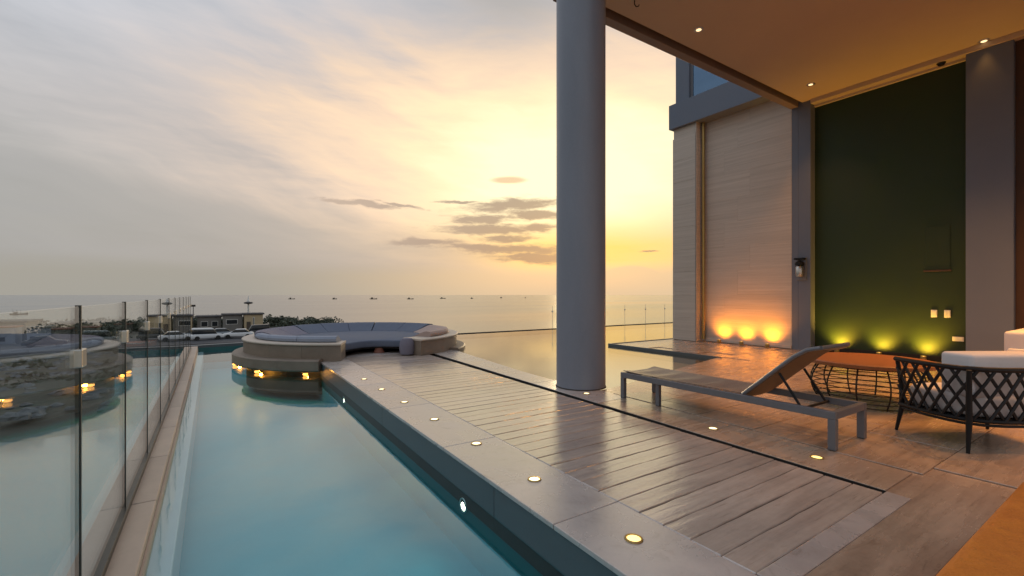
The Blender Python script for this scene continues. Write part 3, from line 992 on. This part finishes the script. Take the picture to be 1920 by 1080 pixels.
# ------------------------------------------------------------------ sun lounger
lg = tag(empty('sun_lounger', (4.3, 2.6, 0)), 'grey metal sun lounger with raised brown sling backrest', 'sun lounger')
LX0, LX1, LY0, LY1, LZ = 3.98, 4.58, 1.53, 3.72, .30
MB().box(LX0, LX0 + .045, LY0, LY1, LZ - .062, LZ).build('side_rail', 'lounger_metal', lg, bevel=.005)
MB().box(LX1 - .045, LX1, LY0, LY1, LZ - .062, LZ).build('side_rail', 'lounger_metal', lg, bevel=.005)
MB().box(LX0 + .045, LX1 - .045, LY1 - .045, LY1, LZ - .06, LZ - .002).build('end_rail', 'lounger_metal', lg, bevel=.005)
MB().box(LX0 + .045, LX1 - .045, LY0, LY0 + .045, LZ - .06, LZ - .002).build('end_rail', 'lounger_metal', lg, bevel=.005)
for x, y, w_ in ((LX0, LY1 - .05, .05), (LX0 + .03, 3.20, .045), (LX1 - .05, LY1 - .05, .05), (LX0, LY0, .055), (LX1 - .055, LY0, .055)):
    MB().box(x, x + w_, y, y + w_, 0.003, LZ - .062).build('leg', 'lounger_metal', lg, bevel=.004)
    MB().box(x + .004, x + w_ - .004, y + .004, y + w_ - .004, 0.0, .004).build('foot', 'slot_black', lg)
# sling: gently sagging sheet
sl = MB()
m1, m2 = 10, 28
top_, bot_ = [], []
for j in range(m2 + 1):
    v = j / m2
    y = 2.30 + (LY1 - .02 - 2.30) * v
    for i in range(m1 + 1):
        u = i / m1
        x = LX0 + .03 + (LX1 - LX0 - .06) * u
        sag = .030 * math.sin(math.pi * u) * (1 - .3 * v) + .007 * math.sin(v * 31 + u * 3) * math.sin(math.pi * u)
        top_.append((x, y, LZ + .012 - sag + .035 * max(0, v - .75) ** 2 * 4))
        bot_.append((x, y, LZ + .004 - sag + .035 * max(0, v - .75) ** 2 * 4))
k = len(top_)
w1 = m1 + 1
f_ = [(j * w1 + i, j * w1 + i + 1, (j + 1) * w1 + i + 1, (j + 1) * w1 + i) for j in range(m2) for i in range(m1)]
f_ += [tuple(k + q for q in reversed(t)) for t in f_]
for j in range(m2):
    f_ += [(j * w1, (j + 1) * w1, k + (j + 1) * w1, k + j * w1), (j * w1 + m1, k + j * w1 + m1, k + (j + 1) * w1 + m1, (j + 1) * w1 + m1)]
for i in range(m1):
    f_ += [(i, k + i, k + i + 1, i + 1), (m2 * w1 + i, m2 * w1 + i + 1, k + m2 * w1 + i + 1, k + m2 * w1 + i)]
sl.add(top_ + bot_, f_)
sl.build('sling', 'sling_fabric', lg, smooth=True)
# raised backrest with a bent head end
bk = MB()
prof = [(2.30, .305), (2.15, .44), (2.0, .575), (1.86, .70), (1.76, .765), (1.66, .792)]
m1 = 6
T, B_ = [], []
for (y, z) in prof:
    for i in range(m1 + 1):
        u = i / m1
        x = LX0 + .05 + (LX1 - LX0 - .10) * u
        s_ = .018 * math.sin(math.pi * u)
        T.append((x, y - s_ * .6, z - s_ * .7))
        B_.append((x, y - .028 - s_ * .6, z - .026 - s_ * .7))
k = len(T)
w1 = m1 + 1
f_ = [(j * w1 + i, j * w1 + i + 1, (j + 1) * w1 + i + 1, (j + 1) * w1 + i) for j in range(len(prof) - 1) for i in range(m1)]
f_ += [tuple(k + q for q in reversed(t)) for t in f_]
for j in range(len(prof) - 1):
    f_ += [(j * w1, (j + 1) * w1, k + (j + 1) * w1, k + j * w1), (j * w1 + m1, k + j * w1 + m1, k + (j + 1) * w1 + m1, (j + 1) * w1 + m1)]
for i in range(m1):
    f_ += [(i, k + i, k + i + 1, i + 1), ((len(prof) - 1) * w1 + i, (len(prof) - 1) * w1 + i + 1, k + (len(prof) - 1) * w1 + i + 1, k + (len(prof) - 1) * w1 + i)]
bk.add(T + B_, f_)
br = bk.build('backrest', 'back_fabric', lg, smooth=True)
for x in (LX0 + .045, LX1 - .045):
    MB().tube([(x, y - .012, z - .012) for y, z in prof], .017, 8).build('backrest_tube', 'lounger_metal', br, smooth=True, off=root_loc(lg))
MB().tube([(LX0 + .045, prof[-1][0] - .012, prof[-1][1] - .012), (LX1 - .045, prof[-1][0] - .012, prof[-1][1] - .012)], .016, 8).build('backrest_tube', 'lounger_metal', br, smooth=True, off=root_loc(lg))
for x in (LX0 + .08, LX1 - .08):
    MB().tube([(x, 1.98, .53), (x, 1.80, .26)], .011, 8).build('support_strut', 'black_metal', lg, smooth=True)
MB().tube([(LX0 + .04, 2.31, .285), (LX1 - .04, 2.31, .285)], .016, 8).build('hinge_bar', 'black_metal', lg, smooth=True)
MB().tube([(LX0 + .04, 1.80, .262), (LX1 - .04, 1.80, .262)], .012, 8).build('support_bar', 'black_metal', lg, smooth=True)

# ------------------------------------------------------------------ round cage table
tx, ty = 6.14, 2.05
tb = tag(empty('coffee_table', (tx, ty, 0)), 'round low table with orange-brown top on a dark wire cage', 'table')
MB().lathe([(.0, .432), (.57, .432), (.60, .440), (.605, .472), (.595, .482), (.0, .482)], tx, ty, 64).build('table_top', 'table_top', tb, smooth=True)
k = 12
for i in range(k):
    t = 2 * math.pi * (i + .3) / k
    pts = []
    for j in range(9):
        q = j / 8
        r_ = .46 + .085 * math.sin(math.pi * q)
        pts.append((tx + r_ * math.cos(t), ty + r_ * math.sin(t), .006 + q * .42))
    MB().tube(pts, .008, 6).build('cage_post', 'wire_dark', tb, smooth=True)
for j in range(9):
    q = j / 8
    r_ = .452 + .085 * math.sin(math.pi * q)
    MB().tube([(tx + r_ * math.cos(2 * math.pi * i / 40), ty + r_ * math.sin(2 * math.pi * i / 40), .012 + q * .40) for i in range(40)], .005, 6, closed=True).build('cage_hoop', 'wire_dark', tb, smooth=True)

# ------------------------------------------------------------------ woven armchairs
def make_armchair(loc, rz, label):
    ch = tag(empty('woven_armchair', (0, 0, 0)), label, 'armchair')
    # plan of the shell: left arm - back - right arm
    plan = [(-.43, .34), (-.44, .20), (-.44, .05), (-.42, -.10), (-.375, -.21), (-.29, -.285), (-.15, -.325), (0, -.335),
            (.15, -.325), (.29, -.285), (.375, -.21), (.42, -.10), (.44, .05), (.44, .20), (.43, .34)]
    P = [Vector((a, b_, 0)) for a, b_ in plan]
    cum = [0]
    for a, b_ in zip(P, P[1:]):
        cum.append(cum[-1] + (b_ - a).length)
    L = cum[-1]
    def at(s, z):
        s = max(0, min(L, s))
        for i in range(len(P) - 1):
            if s <= cum[i + 1] + 1e-9:
                q = P[i].lerp(P[i + 1], (s - cum[i]) / (cum[i + 1] - cum[i]))
                break
        f = .92 + .06 * min(1.0, (z - .2) / .42)     # shell widens upwards
        return (q.x * f, q.y * f, z)
    sm = [L * i / 60 for i in range(61)]
    MB().tube([at(s, .632) for s in sm], .020, 8).build('top_rail', 'black_metal', ch, smooth=True)
    MB().tube([at(s, .235) for s in sm], .017, 8).build('bottom_rail', 'black_metal', ch, smooth=True)
    MB().tube([at(s, .205) for s in sm], .011, 8).build('lower_rail', 'black_metal', ch, smooth=True)
    n_ = 19
    for i in range(-2, n_ + 1):
        s0 = L * i / n_
        for d in (1, -1):
            a = s0 if d == 1 else L - s0
            pts = []
            for j in range(13):
                q = j / 12
                s = a + d * q * L / n_ * 2.3
                if -1e-6 <= s <= L + 1e-6:
                    x_, y_, z_ = at(s, .24 + q * .385)
                    o_ = .004 * d
                    pts.append((x_ + o_ * (1 if x_ > 0 else -1), y_ - o_, z_))
            if len(pts) > 2:
                MB().tube(pts, .0115, 6).build('rope_strand', 'rope_black', ch, smooth=True)
    for x, y in ((-.38, -.26), (.38, -.26), (-.39, .30), (.39, .30)):
        f = 1.02
        MB().tube([(x * f * 1.06, y * f * 1.06, 0), (x, y, .22), (x * 1.01, y * 1.01, .42), (x * 1.06, y * 1.08, .63)], [.012, .020, .019, .016], 10).build('leg', 'black_metal', ch, smooth=True)
    MB().prism([(a * .86, b_ * .86) for a, b_ in plan], .215, .25).build('seat_base', 'black_metal', ch)
    seat = MB().prism([(a * .83, b_ * .80) for a, b_ in plan] + [(.2, .35), (-.2, .35)], .252, .42).build('seat_cushion', 'white_cushion', ch, bevel=.035, segs=3, smooth=True)
    bc = MB().box(-.33, .33, -.235, .02, .40, .74)
    o = bc.build('back_cushion', 'white_cushion', ch, bevel=.03, segs=4, smooth=True)
    ch.location = loc
    ch.rotation_euler = (0, 0, rz)
    return ch
make_armchair((5.275, .985, 0), R(-31.5), 'black woven rope armchair with white cushions right of the lounger')
ws = tag(empty('lounge_sofa', (9.0, .9, 0)), 'white upholstered sofa partly hidden behind the black woven armchair', 'sofa')
MB().box(7.95, 10.0, .35, 1.25, .10, .34).build('base', 'white_cushion', ws, bevel=.02, smooth=True)
MB().box(7.97, 8.17, .37, 1.27, .341, .56).build('armrest', 'white_cushion', ws, bevel=.03, smooth=True)
for a in (8.0, 8.68, 9.34):
    MB().box(a + .006, a + .655, 1.06, 1.30, .40, .76).build('back_cushion', 'white_cushion', ws, bevel=.035, segs=3, smooth=True)
    MB().box(max(a, 8.18) + .006, a + .655, .33, 1.055, .342, .47).build('seat_cushion', 'white_cushion', ws, bevel=.03, segs=3, smooth=True)
for x in (8.05, 9.9):
    for y in (.42, 1.18):
        MB().tube([(x, y, 0), (x, y, .10)], .02, 8).build('foot', 'black_metal', ws)

# orange ottoman in the near corner
ot = tag(empty('ottoman', (2.2, -.1, 0)), 'orange fabric ottoman at the near right corner', 'ottoman')
MB().box(1.2, 3.0, -.75, .43, .16, .40).build('cushion', 'orange_fabric', ot, bevel=.045, segs=4, smooth=True)
MB().box(1.22, 2.98, -.73, .41, .05, .16).build('base', 'orange_fabric', ot, bevel=.01)
for x in (1.3, 2.9):
    for y in (-.65, .28):
        MB().box(x - .025, x + .025, y - .025, y + .025, 0, .05).build('foot', 'slot_black', ot)

# ------------------------------------------------------------------ coast: buildings, lamps, cars, trees, rocks
def building(x0, x1, y0, y1, h, m_, label, windows, door=None):
    z0 = -6.3
    o = tag(empty('coast_building', ((x0 + x1) / 2, (y0 + y1) / 2, z0)), label, 'building', 'low buildings on the shore')
    MB().box(x0, x1, y0, y1, z0, z0 + h).build('wall', m_, o)
    MB().box(x0 - .25, x1 + .25, y0 - .25, y1 + .25, z0 + h, z0 + h + .3).build('roof', 'roof_dark', o, bevel=.04)
    for (a, c, d, e) in windows:
        wv = MB().box(a, c, y0 - .06, y0 + .05, z0 + d, z0 + e).build('window', 'post_white', o)
        MB().box(a + .08, c - .08, y0 - .075, y0 + .0, z0 + d + .08, z0 + e - .08).build('pane', 'pane_dark', wv, off=root_loc(o))
    if door:
        MB().box(door[0], door[1], y0 - .08, y0 + .04, z0, z0 + 2.1).build('door', 'boat_wood', o)
building(-10.4, -3.2, 108, 114, 3.3, 'tan_render', 'long tan flat-roofed building on the shore seen behind the glass fence', [(-9.8, -8.9, 1.2, 2.4)], (-4.0, -3.4))
building(-2.4, 1.6, 110, 115, 3.0, 'grey_render', 'low grey-brown building right of the long tan one', [(-1.8, -.6, 1.1, 2.2), (0.0, 1.1, 1.1, 2.2)])
building(1.9, 5.2, 107, 112, 3.4, 'grey_render', 'dark grey shed left of the small tan building', [(2.4, 4.4, 1.6, 2.6)])
building(5.5, 8.8, 106, 110, 3.5, 'tan_render', 'small tan building beside the day bed on the shore', [(7.0, 7.3, .2, 3.0)], (5.9, 6.6))
building(-32, -24, 100, 107, 3.2, 'grey_render', 'grey building far left behind the glass fence', [(-31, -29.6, 1.1, 2.3), (-27.5, -26, 1.1, 2.3)], (-29, -28))

for i, (x0, x1, y0, h_, m_, lb) in enumerate((
        (-22.0, -16.0, 104, 2.6, 'tan_render', 'low tan house left of the long tan building behind the glass'),
        (-46, -38, 96, 3.0, 'tan_render', 'tan house at the far left of the shore behind the glass'),
        (-36, -31, 82, 2.4, 'post_white', 'white hut far left on the shore behind the glass'),
        (-24, -20.5, 70, 2.2, 'post_white', 'small white hut among the rocks behind the nearest glass panel'),
        (-58, -50, 100, 3.4, 'grey_render', 'leftmost grey building on the shore behind the glass'))):
    building(x0, x1, y0, y0 + 5, h_, m_, lb, [(x0 + .6, x0 + 1.6, 1.0, 2.0), (x1 - 1.6, x1 - .6, 1.0, 2.0)], ((x0 + x1) / 2 - .4, (x0 + x1) / 2 + .4))

random.seed(5)
for i in range(24):
    x0 = -78 + i * 2.75 + random.uniform(-.6, .6)
    y0 = random.choice((86, 92, 101, 106)) + random.uniform(-1.5, 1.5)
    if -60 < x0 < -15 and (99 < y0 < 110 or 80 < y0 < 90): y0 = 94.0 + random.uniform(-.5, 1.0)
    w_ = random.uniform(1.8, 3.2)
    m_ = random.choice(('tan_render', 'post_white', 'grey_render', 'tan_render', 'pale_cushion'))
    o = tag(empty('town_house', (x0, y0, -6.3)), 'small plain flat-roofed house in the hazy rows far behind the glass', 'house', 'small houses of the far shore town')
    h_ = random.uniform(1.6, 2.8)
    MB().box(x0, x0 + w_, y0, y0 + 3, -6.3, -6.3 + h_).build('wall', m_, o)
    MB().box(x0 - .12, x0 + w_ + .12, y0 - .12, y0 + 3.12, -6.3 + h_, -6.3 + h_ + .18).build('roof', random.choice(('roof_dark', 'grey_render', 'terracotta')), o)
    MB().box(x0 + .35, x0 + .95, y0 - .05, y0 + .02, -5.5, -4.9).build('window', 'pane_dark', o)

def street_lamp(x, y, h, label, kind):
    o = tag(empty('street_lamp', (x, y, -6.3)), label, 'street lamp')
    MB().tube([(x, y, -6.3), (x, y, -6.3 + h)], [.26, .2] if kind == 'disc' else [.12, .08], 10).build('pole', 'post_white' if kind == 'disc' else 'lounger_metal', o, smooth=True)
    z = -6.3 + h
    if kind == 'disc':
        MB().lathe([(.0, z - .05), (.75, z + .05), (1.05, z + .25), (.75, z + .5), (.1, z + .55)], x, y, 24).build('lamp_head', 'boat_dark', o, smooth=True)
        MB().lathe([(.42, z + .56), (.18, z + 1.1), (.06, z + 1.9), (.0, z + 2.1)], x, y, 16).build('finial', 'post_white', o, smooth=True)
    else:
        MB().box(x - 3.0, x + .4, y - .18, y + .18, z - .05, z + .38).build('arm', 'boat_dark', o, bevel=.05)
        MB().box(x - 2.9, x - 1.5, y - .25, y + .25, z - .16, z - .05).build('lamp_head', 'post_white', o, bevel=.03)
street_lamp(7.5, 128, 5.3, 'white post with a dark disc head above the small tan building', 'disc')
street_lamp(-3.3, 120, 5.0, 'thin street lamp with one flat dark arm behind the glass fence end', 'arm')

def make_car(x, y, rz, m_, label, van=False):
    z0 = -5.72
    c = tag(empty('parked_car', (x, y, z0), rz), label, 'car', 'cars parked on the shore road')
    def side(pr, w, name, mm, bev=.05, par=None):
        v = [(a, -w, zz) for a, zz in pr] + [(a, w, zz) for a, zz in pr]
        k = len(pr)
        s = MB().add(v, [tuple(range(k)), tuple(reversed(range(k, 2 * k)))] + [(i, k + i, k + (i + 1) % k, (i + 1) % k) for i in range(k)])
        return s.build(name, mm, par or c, bevel=bev, segs=2, smooth=True, off=(0, 0, 0))
    side([(-2.15, .32), (2.15, .32), (2.2, .62), (1.95, .82), (1.0, .92), (-1.9, .95), (-2.2, .75)], .86, 'body', m_, .07)
    if van:
        side([(-1.95, .93), (1.25, .91), (.75, 1.72), (-1.85, 1.80)], .78, 'cabin', 'pane_dark', .08)
        side([(-1.95, 1.62), (.86, 1.58), (.70, 1.80), (-1.85, 1.86)], .80, 'roof', m_, .06)
    else:
        side([(-1.65, .94), (1.05, .90), (.40, 1.38), (-1.05, 1.40)], .74, 'cabin', 'pane_dark', .07)
        side([(-1.12, 1.36), (.46, 1.34), (.30, 1.45), (-.95, 1.46)], .70, 'roof', m_, .04)
    for a in (-1.35, 1.35):
        for s_ in (-1, 1):
            MB().tube([(a, s_ * .70, .33), (a, s_ * .89, .33)], .33, 16).build('wheel', 'tyre', c, off=(0, 0, 0))
    for s_ in (-1, 1):
        MB().box(2.06, 2.19, s_ * .62 - .16, s_ * .62 + .16, .58, .72).build('headlight', 'post_white', c, bevel=.03, off=(0, 0, 0))
cars = [(-.6, 84.5, .15, 'car_white', 'white van parked on the shore road, left one right of the glass fence', True),
        (3.6, 85.2, 3.0, 'car_white', 'white low car parked on the shore road next to the day bed', False),
        (1.6, 88.5, .1, 'car_grey', 'pale grey car parked behind the white van', False),
        (6.4, 89.0, 3.2, 'car_dark', 'dark car parked at the right end of the shore road', True),
        (-13.2, 87.0, .2, 'car_grey', 'pale grey van behind the glass fence, left of the tan building', True),
        (-18.5, 85.0, .1, 'car_dark', 'dark car parked behind the glass fence at far left', False)]
for q in cars:
    make_car(*q)

# salmon rowing boat on the shore
sb = tag(empty('covered_dinghy', (-8.0, 79.0, -5.9)), 'salmon covered dinghy lying on the shore behind the glass', 'boat')
hull = MB()
st_ = [(-1.5, .30, .0), (-1.0, .55, .0), (0, .65, .0), (1.0, .5, .05), (1.7, .06, .18)]
vv = []
for (a, w, dz) in st_:
    vv += [(a, 0, dz), (a, w * .8, dz + .25), (a, w, .62 + dz), (a, 0, .86 + dz * .5), (a, -w, .62 + dz), (a, -w * .8, dz + .25)]
ff = []
for i in range(4):
    for j in range(6):
        ff.append((i * 6 + j, i * 6 + (j + 1) % 6, (i + 1) * 6 + (j + 1) % 6, (i + 1) * 6 + j))
ff += [tuple(range(6)), tuple(reversed(range(24, 30)))]
hull.add(vv, ff)
hull.build('hull', 'salmon_paint', sb, smooth=True, off=(0, 0, 0))
MB().tube([(-1.5, .34, .62), (-1.0, .58, .62), (0, .68, .62), (1.0, .53, .67), (1.72, .0, .80), (1.0, -.53, .67), (0, -.68, .62), (-1.0, -.58, .62), (-1.5, -.34, .62)], .05, 6).build('gunwale', 'post_white', sb, off=(0, 0, 0))

# vegetation: leaf clumps as one far-off mass, plus single trees that stand out
def leaves(mb, cx, cy, cz, rx, ry, rz, cnt, size):
    for _ in range(cnt):
        t, ph = random.uniform(0, 2 * math.pi), math.acos(random.uniform(-.4, 1))
        rr = random.uniform(.55, 1.0)
        c = Vector((cx + rx * rr * math.sin(ph) * math.cos(t), cy + ry * rr * math.sin(ph) * math.sin(t), cz + rz * rr * math.cos(ph)))
        a = Vector((random.gauss(0, 1), random.gauss(0, 1), random.gauss(0, .6))).normalized() * size * random.uniform(.6, 1.3)
        b_ = a.cross(Vector((random.gauss(0, 1), random.gauss(0, 1), random.gauss(0, 1)))).normalized() * size * random.uniform(.4, .8)
        mb.add([c - a, c - b_ * .8, c + a, c + b_], [(0, 1, 2, 3)])
random.seed(11)
veg = MB()
for i in range(300):
    x = random.uniform(-95, 25)
    y = random.uniform(113.5, 124) if random.random() < .8 else random.uniform(96, 104)
    if y < 106 and -11 < x < 10: y = random.uniform(113.5, 123)
    h = random.uniform(1.2, 2.3)
    if x > 14: h *= .75
    leaves(veg, x, y, -6.4 + h * .5, random.uniform(1.3, 2.6), random.uniform(1.2, 2.2), h, 150, .28)
for i in range(46):
    x, y = random.uniform(-60, -7), random.uniform(46, 76)
    leaves(veg, x, y, -6.2, random.uniform(.8, 2.2), random.uniform(.8, 2.0), random.uniform(.5, 1.1), 90, .25)
tag(veg.build('shore_scrub', 'foliage', None), 'dark green scrub covering the shore behind the buildings', 'scrub', kind='stuff')
tree_spots = [(-20.5, 111, 3.6), (-14.5, 116, 3.4), (11.6, 110, 3.0), (14.8, 113, 2.7), (-38, 112, 3.5)]
tree_labels = ['bushy dark tree left of the long tan building behind the glass', 'tree directly left of the long tan building', 'tree directly right of the small tan building', 'rightmost tree on the shore, just above the day bed', 'leftmost tree on the shore behind the glass']
for (x, y, h), lb in zip(tree_spots, tree_labels):
    o = tag(empty('shore_tree', (x, y, -6.4)), lb, 'tree', 'trees on the shore')
    MB().tube([(x, y, -6.4), (x + .1, y, -5.6), (x - .05, y, -6.4 + h * .6)], [.16, .12, .05], 8).tube([(x + .08, y, -5.5), (x + .7, y + .2, -6.4 + h * .55)], [.07, .03], 6).tube([(x + .05, y, -5.4), (x - .7, y - .2, -6.4 + h * .6)], [.07, .03], 6).build('trunk', 'bark', o)
    cr = MB()
    for q in range(7):
        leaves(cr, x + random.uniform(-.8, .8), y + random.uniform(-.8, .8), -6.4 + h * random.uniform(.45, .7), random.uniform(.6, 1.1), random.uniform(.6, 1.1), h * .28, 130, .2)
    cr.build('crown', 'foliage', o)
# rocks on the shore below the glass, one joined scatter
random.seed(21)
rk = MB()
for i in range(900):
    x, y = random.uniform(-60, -3), random.uniform(38, 80)
    if y > 76 and x > -30: continue
    s = random.uniform(.15, .62)
    z = -6.15
    ring = []
    k = 7
    for lev, (rr, hz) in enumerate(((1.0, -.2), (.95, .35), (.55, .75))):
        for j in range(k):
            t = 2 * math.pi * j / k + lev * .3
            q = rr * s * random.uniform(.7, 1.2)
            ring.append((x + q * math.cos(t) * 1.3, y + q * math.sin(t), z + hz * s * random.uniform(.7, 1.1)))
    fs_ = [(l * k + j, l * k + (j + 1) % k, (l + 1) * k + (j + 1) % k, (l + 1) * k + j) for l in range(2) for j in range(k)] + [tuple(2 * k + j for j in range(k))]
    rk.add(ring, fs_)
tag(rk.build('shore_rocks', 'rock', None), 'grey rocks strewn over the dark shore below the glass fence', 'rocks', kind='stuff')

# ------------------------------------------------------------------ boats at anchor
def make_boat(x, y, rz, s, label, masts=1, cabin=True):
    o = tag(empty('fishing_boat', (x, y, -7.0), rz), label, 'boat', 'fishing boats on the horizon')
    h = MB()
    st_ = [(-6, 1.1, .35), (-4, 1.6, .1), (0, 1.8, .0), (3.5, 1.4, .25), (6.4, .08, .95)]
    v = []
    for a, w, dz in st_:
        v += [(a * s, 0, -.4 * s), (a * s, w * .8 * s, -.1 * s), (a * s, w * s, (1.0 + dz) * s), (a * s, -w * s, (1.0 + dz) * s), (a * s, -w * .8 * s, -.1 * s)]
    f = [(i * 5 + j, i * 5 + (j + 1) % 5, (i + 1) * 5 + (j + 1) % 5, (i + 1) * 5 + j) for i in range(4) for j in range(5)] + [tuple(range(5)), tuple(reversed(range(20, 25)))]
    h.add(v, f)
    h.build('hull', 'boat_dark', o, off=(0, 0, 0))
    if cabin:
        MB().box(-3.6 * s, -.6 * s, -1.0 * s, 1.0 * s, 1.0 * s, 2.9 * s).build('cabin', 'boat_wood', o, bevel=.1 * s, off=(0, 0, 0))
        MB().box(-4.0 * s, -.2 * s, -1.2 * s, 1.2 * s, 2.9 * s, 3.1 * s).build('cabin_roof', 'boat_dark', o, off=(0, 0, 0))
    for i in range(masts):
        a = (1.2 - i * 2.6) * s
        MB().tube([(a, 0, 1.0 * s), (a + .2 * s, 0, (4.6 + i * .5) * s)], [.14 * s, .07 * s], 6).build('mast', 'boat_wood', o, off=(0, 0, 0))
ords = ['first', 'second', 'third', 'fourth', 'fifth', 'sixth', 'seventh', 'eighth']
bs = [(128, 961, .5, .95, 2), (197, 915, -.4, .9, 1), (259, 874, .2, 1.1, 1), (318, 835, .1, 1.0, 0), (423, 915, .3, 1.0, 1), (477, 880, 1.1, .8, 1), (619, 985, 1.2, .9, 1), (670, 951, 1.7, .75, 2)]
for i, (x, y, rz, s, ms) in enumerate(bs):
    make_boat(x, y, R(-33.5) + rz, s, ords[i] + ' from the left of the eight boats strung along the horizon', ms)
b2 = make_boat(-67, 271, .3, .42, 'small boat with three masts on the sea at far left', 3)
